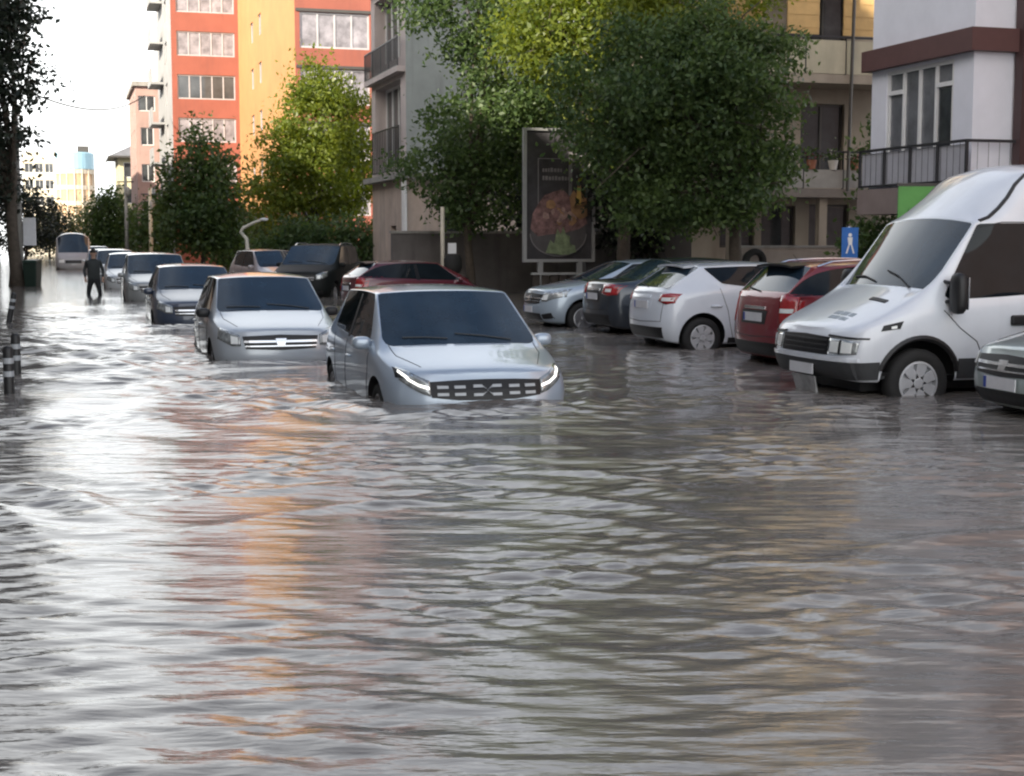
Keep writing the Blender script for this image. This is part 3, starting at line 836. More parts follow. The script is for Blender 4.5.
# the lit tree in front of the orange wall and others down the street
tree("street_tree", "bright yellow green tree in front of the orange wall", P_(318, 64), 2.6,
     [(0, 0, 4.6, 2.4, 2.2, 1.9), (-1.2, -.3, 3.9, 1.5, 1.5, 1.3), (1.5, 0, 4.6, 1.3, 1.5, 2.0), (.2, 0, 6.8, 1.8, 1.7, 1.6), (.0, .2, 8.6, 1.05, 1.0, 1.5), (1.7, 0, 6.6, .9, 1.2, 1.6), (-.9, 0, 6.0, 1.4, 1.4, 1.2), (-.4, 0, 2.8, 2.0, 1.5, .9)],
     24000, .165, lf_lit, 31, trunk_r=.17)
tree("street_tree", "dark cone shaped tree below the red flats at the kerb", P_(205, 68), 1.6,
     [(0, 0, 2.6, 1.9, 1.7, 1.5), (-.2, 0, 4.2, 1.55, 1.5, 1.4), (.3, 0, 3.6, 1.5, 1.5, 1.2), (0, 0, 5.5, 1.0, 1.0, 1.2), (-.1, 0, 6.5, .45, .45, .8), (.8, 0, 1.8, 1.3, 1.1, .9), (-.9, 0, 2.0, 1.1, 1.1, .9)],
     11000, .2, lf_mid, 41, trunk_r=.13)
for k, (px, D, h, w, lab) in enumerate(((112, 112, 5.6, 1.9, "round dark tree beside the grey pole far down the street"), (140, 120, 4.0, 2.2, "bushy tree under the yellow house"),
                                        (163, 104, 4.6, 2.0, "leafy tree beside the foot of the pink block"), (97, 175, 6.2, 3.6, "distant tree right of the round tower"),
                                        (52, 150, 5.0, 3.2, "distant tree below the round tower on the left pavement"), (28, 120, 6.0, 3.4, "distant tree behind the white pole sign"), (245, 80, 3.0, 2.0, "low bushy tree behind the bent lamp post"))):
    tree("street_tree", lab, P_(px, D), h * .35, [(0, 0, h * .55, w * .75, w * .7, h * .33), (-w * .4, 0, h * .45, w * .5, w * .5, h * .26), (w * .45, 0, h * .5, w * .5, w * .5, h * .28), (0, 0, h * .82, w * .5, w * .5, h * .2), (.1, 0, h * .24, w * .6, w * .5, h * .16)],
         4200, .26, (lf_mid, lf_dark, lf_mid, lf_olive, lf_olive, lf_shade, lf_dark)[k], 50 + k, group="trees far down the street", trunk_r=.13)
for (px, D, lab) in ((352, 61, "dark bushy shrub left of the grey corner house"), (296, 60, "dark bushy shrub under the yellow green tree")):
    tree("garden_shrub", lab, P_(px, D), .6, [(0, 0, 1.1, 1.3, 1.0, 1.0), (-.9, 0, .9, .9, .8, .8), (.9, 0, 1.0, .8, .8, .9), (.2, 0, 2.0, .9, .8, .7)], 5200, .17, lf_dark, px, trunk_r=.05, cat="shrub")
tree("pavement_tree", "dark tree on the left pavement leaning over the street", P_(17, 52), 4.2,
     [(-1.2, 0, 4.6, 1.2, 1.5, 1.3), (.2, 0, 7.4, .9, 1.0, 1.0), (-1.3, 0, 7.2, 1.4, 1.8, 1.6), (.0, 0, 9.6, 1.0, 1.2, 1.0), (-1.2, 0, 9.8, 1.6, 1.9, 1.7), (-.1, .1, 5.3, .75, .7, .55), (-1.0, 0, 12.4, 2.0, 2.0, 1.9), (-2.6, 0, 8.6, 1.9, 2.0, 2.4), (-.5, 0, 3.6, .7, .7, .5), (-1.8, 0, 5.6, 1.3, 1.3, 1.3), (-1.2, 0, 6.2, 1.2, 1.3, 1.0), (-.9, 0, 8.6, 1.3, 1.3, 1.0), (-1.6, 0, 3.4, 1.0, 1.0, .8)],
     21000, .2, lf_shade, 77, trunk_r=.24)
tree("garden_shrub", "dark climbing shrub under the railed balcony beside the van", W(26.6, 16.0, -.1), .7,
     [(0, 0, 1.2, .8, .8, .9), (.2, .3, 2.3, .7, .7, 1.0), (.3, .5, 3.6, .5, .5, .9), (-.2, -.6, .9, .6, .6, .6)], 5000, .11, lf_dark, 91, trunk_r=.05, cat="shrub")

# ------------------------------------------------------------------ cars
def stations_hatch(p):
    """nine points per half section, rear to front; p: dict of car dimensions"""
    w, H, xR, xF = p["w"], p["H"], p["xR"], p["xF"]
    wr, zt = p.get("wr", .74 * w), p["zt"]
    ra, fa = p["ra"], p["fa"]
    bf, brr = p["bf"], p["br"]
    xrr, xrf, xA, xB, xc = p["xrr"], p["xrf"], p["xA"], p["xB"], p["xc"]
    zhc, zhf = p["zhc"], p["zhf"]
    zb = p.get("zb", .20)
    S = []
    S.append([(xR + .08, 0, zb + .10), (xR + .09, .64 * w, zb + .10), (xR + .0, .72 * w, .42), (xR + .0, .75 * w, .62), (xR + .04, .74 * w, .86), (xR + .07, .71 * w, zt - .08), (xR + .10, .62 * w, zt - .03), (xR + .10, .34 * w, zt - .01), (xR + .10, 0, zt)])
    if p.get("deck"):                     # saloon with a boot lid
        dk = p["deck"]
        S.append([(xR + .26, 0, zb), (xR + .26, .86 * w, zb), (xR + .24, .95 * w, .40), (xR + .24, .97 * w, .62), (xR + .24, .93 * w, .86), (xR + .22, .87 * w, zt - .02), (xR + .18, .76 * w, zt + .03), (xR + .17, .42 * w, zt + .05), (xR + .17, 0, zt + .055)])
        S.append([(ra, 0, zb), (ra, .92 * w, zb), (ra, .985 * w, .40), (ra, w, .62), (ra, .97 * w, brr - .07), (ra - .02, .92 * w, brr - .01), (dk, .80 * w, zt + .045), (dk - .04, .44 * w, zt + .075), (dk - .05, 0, zt + .08)])
    else:
        S.append([(xR + .26, 0, zb), (xR + .26, .86 * w, zb), (xR + .24, .95 * w, .40), (xR + .24, .97 * w, .62), (xR + .24, .94 * w, .88), (xR + .24, .89 * w, zt), (xR + .18, .77 * w, zt + .05), (xR + .155, .43 * w, zt + .06), (xR + .15, 0, zt + .06)])
    xl = p.get("xC", ra + .1)
    S.append([(xl, 0, zb), (xl, .92 * w, zb), (xl, .985 * w, .40), (xl, w, .62), (xl, .975 * w, brr - .07), (xl, .93 * w, brr), (xrr, wr * .97, H - .095), (xrr - .03, .55 * wr, H - .055), (xrr - .04, 0, H - .045)])
    bm_ = (bf + brr) / 2
    S.append([(xB, 0, zb), (xB, .92 * w, zb), (xB, .985 * w, .40), (xB, w, .62), (xB, .98 * w, bm_ - .07), (xB, .945 * w, bm_), (xB - .05, wr, H - .06), (xB - .05, .55 * wr, H - .012), (xB - .05, 0, H)])
    S.append([(xA, 0, zb), (xA, .92 * w, zb), (xA, .985 * w, .40), (xA, w, .62), (xA, .98 * w, bf - .07), (xA, .945 * w, bf), (xrf, wr * .985, H - .088), (xrf + .04, .55 * wr, H - .062), (xrf + .05, 0, H - .058)])
    xw = xA + .22
    S.append([(xw, 0, zb), (xw, .92 * w, zb), (xw, .985 * w, .40), (xw, w, .62), (xw, .975 * w, bf - .08), (xw, .93 * w, bf - .02), (xc - .03, .875 * w, zhc + .0), (xc + .035, .47 * w, zhc + .02), (xc + .05, 0, zhc + .022)])
    zm = zhc * .5 + zhf * .5 + .035
    S.append([(fa + .05, 0, zb), (fa + .05, .90 * w, zb), (fa + .05, .985 * w, .40), (fa + .05, w, .60), (fa + .05, .975 * w, zm - .10), (fa + .05, .92 * w, zm - .03), (fa + .06, .76 * w, zm + .01), (fa + .1, .42 * w, zm + .025), (fa + .12, 0, zm + .03)])
    S.append([(xF - .36, 0, zb), (xF - .36, .84 * w, zb), (xF - .32, .94 * w, .36), (xF - .34, .965 * w, .54), (xF - .36, .94 * w, zhf - .10), (xF - .32, .87 * w, zhf - .02), (xF - .26, .72 * w, zhf + .03), (xF - .22, .4 * w, zhf + .05), (xF - .2, 0, zhf + .055)])
    S.append([(xF - .10, 0, zb + .03), (xF - .14, .60 * w, zb + .03), (xF - .02, .70 * w, .34), (xF - .01, .73 * w, .52), (xF - .05, .71 * w, zhf - .14), (xF - .09, .66 * w, zhf - .06), (xF - .12, .55 * w, zhf - .01), (xF - .11, .3 * w, zhf + .005), (xF - .105, 0, zhf + .01)])
    return S

def cells_hatch(p):
    """glass cells: key -> list of (station, row, both sides?)"""
    d = 1 if p.get("deck") else 0
    c = {"rear_window": [(1 + d, 6), (1 + d, 7)], "windscreen": [(4 + d, 6), (4 + d, 7)], "side": [(2 + d, 5), (3 + d, 5)]}
    if p.get("quarter"): c["side"].insert(0, (1 + d, 5))
    return c

def body_from_cage(S, cells, level, wheels, ra_cut, w, inset=.02, creases=(), size=None):
    bm = bmesh.new()
    cl = bm.edges.layers.float.new("crease_edge"); vl = bm.verts.layers.float.new("crease_vert")
    ns = len(S)
    V = {}
    for i, st in enumerate(S):
        for j, (x, y, z) in enumerate(st):
            if j in (0, 8):
                V[i, j, 1] = V[i, j, -1] = bm.verts.new((x, 0, z))
            else:
                for s in (1, -1): V[i, j, s] = bm.verts.new((x, y * s, z))
    F = {}
    for i in range(ns - 1):
        for j in range(8):
            for s in (1, -1):
                q = [V[i, j, s], V[i + 1, j, s], V[i + 1, j + 1, s], V[i, j + 1, s]]
                F[i, j, s] = bm.faces.new(q if s == 1 else q[::-1])
    for i in (0, ns - 1):
        bm.faces.new([V[i, 0, 1], V[i, 1, 1], V[i, 2, 1], V[i, 2, -1], V[i, 1, -1]])
        for j in range(2, 5):
            bm.faces.new([V[i, j, 1], V[i, j + 1, 1], V[i, j + 1, -1], V[i, j, -1]])
        bm.faces.new([V[i, 5, 1], V[i, 6, 1], V[i, 7, 1], V[i, 8, 1], V[i, 7, -1], V[i, 6, -1], V[i, 5, -1]])
    bmesh.ops.recalc_face_normals(bm, faces=bm.faces)
    slots = ["body", "wheel_arch"]
    for key, lst in cells.items():
        sides = ((1,), (-1,)) if key.startswith("side") else ((1, -1),)
        for sd_ in sides:
            fs = [F[i, j, s] for (i, j) in lst for s in sd_]
            slots.append("side_window" if key.startswith("side") else key)
            for f in fs: f.material_index = len(slots) - 1
            ring = bmesh.ops.inset_region(bm, faces=fs, thickness=inset, depth=-.006, use_even_offset=True)
            for f in ring["faces"]: f.material_index = 0
    for e in bm.edges:
        mi = {f.material_index for f in e.link_faces}
        if len(mi) > 1: e[cl] = 1.0
    for v in bm.verts:                        # crisp corners on every pane
        g = [f for f in v.link_faces if f.material_index >= 2]
        if len(g) == 1:
            v[vl] = 1.0
            for e in v.link_edges: e[cl] = max(e[cl], .6)
    for (j, i0, i1, c) in creases:            # row creases along the body
        for i in range(i0, i1):
            for sg in (1, -1):
                e = bm.edges.get((V[i, j, sg], V[i + 1, j, sg]))
                if e: e[cl] = max(e[cl], c)
    me = bpy.data.meshes.new("cage"); bm.to_mesh(me); bm.free()
    for k in range(len(slots)): me.materials.append(black_trim)
    o = mesh_obj("cage", me)
    sm = o.modifiers.new("s", 'SUBSURF'); sm.levels = sm.render_levels = level
    bpy.context.view_layer.update()
    flat = bpy.data.meshes.new_from_object(o.evaluated_get(bpy.context.evaluated_depsgraph_get()))
    o.modifiers.clear(); o.data = flat
    co = np.empty(len(flat.vertices) * 3, np.float32); flat.vertices.foreach_get("co", co); co = co.reshape(-1, 3)
    if size:                                  # smoothing shrinks the body: bring it back to its true length, width and height
        x0, x1, hw, hh = size
        a, b_ = co[:, 0].min(), co[:, 0].max()
        co[:, 0] = x0 + (co[:, 0] - a) * (x1 - x0) / (b_ - a)
        co[:, 1] *= hw / np.abs(co[:, 1]).max(); co[:, 2] *= hh / co[:, 2].max()
        flat.vertices.foreach_set("co", co.ravel()); flat.update()
    cut = None
    if wheels:
        m = MB()
        for (x, z) in wheels:
            for s in (1, -1):
                Mx = Matrix.Translation((x, s * (w - .30), z)) @ Matrix.Rotation(-s * math.pi / 2, 4, 'X')
                m.lathe([(0.0, 0), (ra_cut, 0), (ra_cut, .6), (0.0, .6)], Mx, 28, 1)
        cut = m.build("cutter", [black_trim, black_trim])
        bo = o.modifiers.new("b", 'BOOLEAN'); bo.operation = 'DIFFERENCE'; bo.object = cut; bo.solver = 'EXACT'
        cut.hide_render = True
    bpy.context.view_layer.update()
    dg = bpy.context.evaluated_depsgraph_get()
    out = bpy.data.meshes.new_from_object(o.evaluated_get(dg))
    bpy.data.objects.remove(o, do_unlink=True)
    if cut: bpy.data.objects.remove(cut, do_unlink=True)
    return out, slots

def split_body(me, slots, root, mats):
    groups = {}
    for p in me.polygons:
        k = p.material_index
        c = p.center
        groups.setdefault((k, (c.x > 0, c.y > 0) if k == 1 else 0), []).append(list(p.vertices))
    objs = []
    for (k, _), polys in groups.items():
        nm = slots[k] if k < len(slots) else "wheel_arch"
        ids, remap, vs_ = set(), {}, []
        fs = []
        for q in polys:
            for i in q:
                if i not in remap:
                    remap[i] = len(vs_); vs_.append(tuple(me.vertices[i].co))
            fs.append([remap[i] for i in q])
        m2 = bpy.data.meshes.new(nm); m2.from_pydata(vs_, [], fs)
        m2.polygons.foreach_set("use_smooth", [True] * len(fs))
        m2.materials.append(mats.get(nm, car_glass)); m2.update()
        ob = mesh_obj(nm, m2, root)
        if nm == "body":
            m2.set_sharp_from_angle(angle=R(80))
        objs.append(ob)
    return objs

class Skin:
    def __init__(s, me):
        s.b = BVHTree.FromPolygons([v.co.copy() for v in me.vertices], [tuple(p.vertices) for p in me.polygons])
    def hit(s, kind, a, b):
        O, D = {"front": ((6, a, b), (-1, 0, 0)), "rear": ((-6, a, b), (1, 0, 0)), "left": ((a, 4, b), (0, -1, 0)), "right": ((a, -4, b), (0, 1, 0)), "top": ((a, b, 6), (0, 0, -1))}[kind]
        O, D = Vector(O), Vector(D)
        h = s.b.ray_cast(O, D)
        if h[0] is None:
            q = {"front": (1.7, a, b), "rear": (-1.9, a, b), "left": (a, .9, b), "right": (a, -.9, b), "top": (a, b, 1.0)}[kind]
            h = s.b.find_nearest(Vector(q))
        return h[0], D
    def patch(s, kind, top, bot, n=8, m=3, off=.006, th=.012, mb=None, mat=0):
        def samp(poly, t):
            k = t * (len(poly) - 1); i = min(int(k), len(poly) - 2); f = k - i
            return (poly[i][0] * (1 - f) + poly[i + 1][0] * f, poly[i][1] * (1 - f) + poly[i + 1][1] * f)
        mb = mb or MB()
        A, B = [], []
        for j in range(m + 1):
            for i in range(n + 1):
                pb, pt = samp(bot, i / n), samp(top, i / n)
                t = j / m
                h, D = s.hit(kind, pb[0] * (1 - t) + pt[0] * t, pb[1] * (1 - t) + pt[1] * t)
                A.append(h - D * off); B.append(h + D * th)
        N = len(A); fs = []
        for j in range(m):
            for i in range(n):
                q = (j * (n + 1) + i, j * (n + 1) + i + 1, (j + 1) * (n + 1) + i + 1, (j + 1) * (n + 1) + i)
                fs.append(q); fs.append(tuple(N + k for k in q[::-1]))
        loop = [i for i in range(n + 1)] + [j * (n + 1) + n for j in range(1, m + 1)] + [m * (n + 1) + i for i in range(n - 1, -1, -1)] + [j * (n + 1) for j in range(m - 1, 0, -1)]
        for k in range(len(loop)):
            a, b = loop[k], loop[(k + 1) % len(loop)]
            fs.append((a, b, N + b, N + a))
        return mb.add(A + B, fs, mat)
    def line(s, kind, pts, r=.006, sub=5, mb=None, off=0.0):
        mb = mb or MB(); P = []
        for i in range(len(pts) - 1):
            for k in range(sub):
                t = k / sub
                P.append((pts[i][0] * (1 - t) + pts[i + 1][0] * t, pts[i][1] * (1 - t) + pts[i + 1][1] * t))
        P.append(pts[-1])
        Q = []
        for (a, b) in P:
            h, D = s.hit(kind, a, b); Q.append(h - D * off)
        return mb.tube(Q, r, 5)

WHEELS = {}
def wheel(root, x, y, r, side, style="alloy", width=.2):
    key = (round(r, 3), style, width)
    if key not in WHEELS:
        t = MB(); h = width / 2
        t.lathe([(r * .62, -h * .8), (r * .72, -h), (r * .93, -h * .95), (r, -h * .6), (r, h * .6), (r * .93, h * .95), (r * .72, h), (r * .62, h * .8)], None, 32)
        tm = t.mesh("tyre", rubber, True)
        q = MB()
        q.lathe([(r * .64, -h), (r * .64, h * .85), (r * .58, h * .9), (r * .55, h * .3), (r * .2, h * .25), (0.001, h * .25)], None, 32)
        n = 5 if style == "alloy" else 7
        for k in range(n):
            a = 2 * math.pi * k / n
            ca, sa = math.cos(a), math.sin(a)
            w0, w1 = (r * .10, r * .13) if style == "alloy" else (r * .11, r * .17)
            pts = []
            for rr, ww in ((r * .10, w0), (r * .60, w1)):
                for sg in (-1, 1):
                    pts.append((rr * ca - sg * ww * sa, rr * sa + sg * ww * ca))
            zf = h * .82
            q.hexa([(*pts[0], h * .3), (*pts[1], h * .3), (*pts[3], h * .3), (*pts[2], h * .3), (*pts[0], zf), (*pts[1], zf), (*pts[3], zf), (*pts[2], zf)])
        q.lathe([(r * .16, h * .3), (r * .16, h * .9), (r * .1, h * .95), (.001, h * .95)], None, 16)
        rm = q.mesh("rim", alloy if style == "alloy" else steel_white)
        WHEELS[key] = (tm, rm)
    tm, rm = WHEELS[key]
    o = mesh_obj("wheel", tm, root)
    o.location = (x, y, r); o.rotation_euler = (-side * math.pi / 2, 0, 0)
    mesh_obj("rim", rm, o)

def mirror(root, x, y, z, s, mat, big=False):
    m = MB()
    if big:
        m.ball((x, y + s * .16, z), .07, .11, .22, 12, 8, power=.6)
        m.tube([(x + .05, y - s * .03, z - .1), (x + .02, y + s * .12, z - .08)], .025, 6); m.tube([(x + .05, y - s * .03, z + .12), (x + .02, y + s * .12, z + .1)], .02, 6)
    else:
        m.ball((x, y + s * .09, z), .065, .10, .068, 14, 8, power=.7)
        m.tube([(x + .04, y - s * .05, z - .06), (x + .01, y + s * .06, z - .03)], .03, 6)
    o = m.build("mirror", mat, root, True)
    g = MB(); g.bx(x - .078, x - .07, y + s * .1 - .08, y + s * .1 + .08, z - .05, z + .05) if not big else g.bx(x - .078, x - .07, y + s * .16 - .08, y + s * .16 + .08, z - .17, z + .17)
    g.build("mirror_glass", chrome, o)

def number_plate(root, skin, kind, y0, z0, w=.52, h=.115, off=.02):
    """flat plate on the bumper"""
    hs = [skin.hit(kind, y0 + s * w / 2 * .9, z0)[0].x for s in (-1, 0, 1)]
    x = max(hs) + off if kind == "front" else min(hs) - off
    d = -.012 if kind == "front" else .012
    m = MB(); m.bx(min(x, x + d), max(x, x + d), y0 - w / 2, y0 + w / 2, z0 - h / 2, z0 + h / 2); o = m.build("number_plate", plate_white, root)
    b = MB(); e = .003 if kind == "front" else -.003
    yb = y0 + (w / 2 - .025) * (-1 if kind == "front" else 1)
    b.bx(min(x, x + e), max(x, x + e), yb - .022, yb + .022, z0 - h / 2 + .004, z0 + h / 2 - .004); b.build("blue_strip", plate_blue, o)

CR_HATCH = [(5, 1, 7, .45), (6, 2, 4, .45), (6, 4, 5, .5), (5, 5, 8, .35), (1, 0, 8, .5), (2, 1, 7, .2), (4, 1, 7, .25)]
CR_SALOON = [(5, 1, 8, .45), (6, 3, 5, .45), (6, 5, 6, .5), (5, 6, 9, .35), (1, 0, 9, .5), (2, 1, 8, .2), (4, 1, 8, .25)]
HB = dict(w=.915, H=1.53, xR=-2.02, xF=2.10, wr=.68, zt=1.04, ra=-1.33, fa=1.27, bf=.95, br=1.04, xrr=-1.38, xrf=.22, xA=.86, xB=-.32, xc=1.10, zhc=.985, zhf=.76)
def car(name, label, cat, loc, rz, dims, pmat, kit, level=2, group=None, wheel_style="alloy", r=.31, seams=True, black_lower=True, black_mirror=False, rails=False, pitch=0.0):
    p = dict(HB); p.update(dims)
    root = tag(empty(name, loc, rz), label, cat, group)
    if pitch: root.rotation_euler = (0, pitch, rz)
    me, slots = body_from_cage(stations_hatch(p), cells_hatch(p), level, [(p["ra"], r + .02), (p["fa"], r + .02)], r + .055, p["w"], p.get("inset", .02), CR_SALOON if p.get("deck") else CR_HATCH, (p["xR"], p["xF"], p["w"], p["H"]))
    skin = Skin(me)
    split_body(me, slots, root, {"body": pmat, "wheel_arch": black_trim, "side_window": side_glass})
    w = p["w"]
    for x in (p["ra"], p["fa"]):
        for s in (1, -1): wheel(root, x, s * (w - .13), r, s, wheel_style)
    for s in (1, -1): mirror(root, p["xA"] - .10, s * (w * .93), p["bf"] + .06, s, black_trim if black_mirror else pmat)
    if seams:
        for s, kd in ((1, "left"), (-1, "right")):
            xB, bm_ = p["xB"], (p["bf"] + p["br"]) / 2
            for pts in ([(xB, bm_ - .02), (xB - .01, .7), (xB, .30)], [(p["xA"] + .02, p["bf"] - .04), (p["xA"] + .06, .7), (p["xA"] - .02, .30)],
                        [(p["ra"] + .28, p["br"] - .04), (p["ra"] + .40, .72), (p["ra"] + .44, .5), (p["ra"] + .5, .30)]):
                skin.line(kd, pts, .005, 5).build("door_seam", seam_mat, root)
            for x in (p["xA"] - .98, p["xB"] - .80):
                h = MB(); q = skin.hit(kd, x, p["bf"] - .14)[0]
                h.ball((q.x, q.y + s * .012, q.z), .10, .022, .018, 10, 6, power=.8); h.build("door_handle", pmat, root, True)
            if black_lower:
                skin.patch(kd, [(p["ra"] + .42, .31), (p["fa"] - .42, .31)], [(p["ra"] + .42, .22), (p["fa"] - .42, .22)], 10, 2, .008).build("sill_trim", black_trim, root)
            q = MB(); bm2 = (p["bf"] + p["br"]) / 2
            skin.patch(kd, [(p["xB"] - .10, p["H"] - .10), (p["xB"] - .02, p["H"] - .10)], [(p["xB"] - .06, bm2 + .01), (p["xB"] + .04, bm2 + .01)], 2, 6, .004, .01, q); q.build("door_pillar", gloss_black, root)
        # bonnet shut lines and wipers
        b = MB()
        for s in (1, -1):
            skin.line("top", [(p["xc"] - .02, s * .80 * w), (p["fa"] + .1, s * .78 * w), (p["xF"] - .30, s * .62 * w)], .0045, 6, b)
        b.build("bonnet_seam", seam_mat, root)
        wp = MB()
        for (y0, y1) in ((.55, -.05), (-.15, -.62)):
            a = skin.hit("top", p["xc"] - .03, y0)[0]; c = skin.hit("top", p["xc"] - .10, y1)[0]
            wp.tube([a + Vector((0, 0, .012)), a.lerp(c, .5) + Vector((0, 0, .02)), c + Vector((0, 0, .012))], .007, 5)
        wp.build("wiper", black_trim, root)
    if rails:
        for s in (1, -1):
            m = MB(); pts = []
            for x in np.linspace(p["xrr"] + .1, p["xrf"] - .1, 8):
                h = skin.hit("top", x, s * p["wr"] * .88)[0]; pts.append(h + Vector((0, 0, .05)))
            pts[0].z -= .05; pts[-1].z -= .05
            m.tube(pts, .018, 6); m.build("roof_rail", chrome, root)
    kit(root, skin, p, pmat)
    return root

def both(f):
    for s in (1, -1): f(s)
def mir(pts, s): return [(a * s, b) for (a, b) in pts]

def kit_new_front(root, sk, p, pm):
    # black grille band with paired bright bars and the linked emblem, slim Y lights
    sk.patch("front", [(-.60, .685), (-.3, .70), (0, .705), (.3, .70), (.60, .685)], [(-.56, .535), (-.3, .505), (0, .50), (.3, .505), (.56, .535)], 20, 4, .010).build("grille", gloss_black, root)
    for y in (-.45, -.28, .28, .45):
        for z in (.635, .565):
            sk.patch("front", [(y - .055, z + .014), (y + .055, z + .014)], [(y - .055, z - .014), (y + .055, z - .014)], 3, 1, .020, .0).build("grille_bar", bar_silver, root)
    e = MB()
    for s in (1, -1):     # two mirrored brackets that meet in the middle
        sk.patch("front", mir([(.145, .655), (.055, .655)], s), mir([(.145, .628), (.045, .628)], s), 3, 1, .022, 0, e)
        sk.patch("front", mir([(.145, .572), (.045, .572)], s), mir([(.145, .545), (.055, .545)], s), 3, 1, .022, 0, e)
        sk.patch("front", mir([(.060, .655), (.010, .612)], s), mir([(.040, .628), (-.012, .598)], s), 2, 1, .0225, 0, e)
        sk.patch("front", mir([(.040, .572), (-.012, .602)], s), mir([(.060, .545), (.010, .588)], s), 2, 1, .0228, 0, e)
    e.build("emblem", bar_silver, root)
    def lights(s):
        o = sk.patch("front", mir([(.57, .695), (.66, .735), (.76, .79), (.84, .815)], s), mir([(.57, .545), (.66, .575), (.76, .635), (.845, .70)], s), 10, 4, .012).build("headlight", lamp_clear, root, True)
        y = MB()
        sk.patch("front", mir([(.58, .638), (.68, .668), (.78, .728)], s), mir([(.58, .612), (.68, .642), (.78, .702)], s), 6, 1, .020, 0, y)
        sk.patch("front", mir([(.76, .728), (.83, .795)], s), mir([(.77, .702), (.842, .772)], s), 4, 1, .021, 0, y)
        y.build("light_strip", lamp_lit, o)
        d = MB(); sk.patch("front", mir([(.80, .79), (.865, .815)], s), mir([(.80, .72), (.868, .72)], s), 3, 2, .014, .01, d)
        d.build("lamp_housing", gloss_black, o)
        sk.patch("front", mir([(.50, .40), (.74, .46)], s), mir([(.50, .30), (.74, .32)], s), 5, 3, .008).build("fog_surround", black_trim, root)
    both(lights)
    sk.patch("front", [(-.5, .42), (.5, .42)], [(-.5, .27), (.5, .27)], 10, 3, .008).build("lower_grille", black_trim, root)
    number_plate(root, sk, "front", 0, .40)

def kit_old_front(root, sk, p, pm):
    z = p["zhf"] - .76
    sk.patch("front", [(-.52, .70 + z), (0, .72 + z), (.52, .70 + z)], [(-.48, .53 + z), (0, .51 + z), (.48, .53 + z)], 16, 4, .008).build("grille", black_trim, root)
    sk.patch("front", [(-.50, .645 + z), (.50, .645 + z)], [(-.50, .615 + z), (.50, .615 + z)], 14, 1, .018, 0).build("grille_bar", chrome, root)
    sk.patch("front", [(-.49, .575 + z), (.49, .575 + z)], [(-.49, .56 + z), (.49, .56 + z)], 14, 1, .016, 0).build("grille_bar", chrome, root)
    e = MB(); sk.patch("front", [(-.075, .67 + z), (.075, .67 + z)], [(-.05, .575 + z), (.05, .575 + z)], 4, 2, .026, 0, e); e.build("emblem", chrome, root)
    def lights(s):
        o = sk.patch("front", mir([(.54, .715 + z), (.66, .765 + z), (.80, .81 + z)], s), mir([(.54, .57 + z), (.66, .57 + z), (.83, .66 + z)], s), 8, 4, .012).build("headlight", lamp_clear, root, True)
        y = MB(); sk.patch("front", mir([(.58, .69 + z), (.67, .71 + z)], s), mir([(.58, .60 + z), (.67, .60 + z)], s), 4, 2, .02, 0, y); y.build("light_strip", lamp_inner, o)
        sk.patch("front", mir([(.54, .38), (.74, .42)], s), mir([(.54, .29), (.74, .31)], s), 5, 3, .008).build("fog_surround", black_trim, root)
    both(lights)
    sk.patch("front", [(-.5, .40), (.5, .40)], [(-.5, .27), (.5, .27)], 10, 3, .008).build("lower_grille", black_trim, root)
    if p.get("plate", 1): number_plate(root, sk, "front", 0, .47)

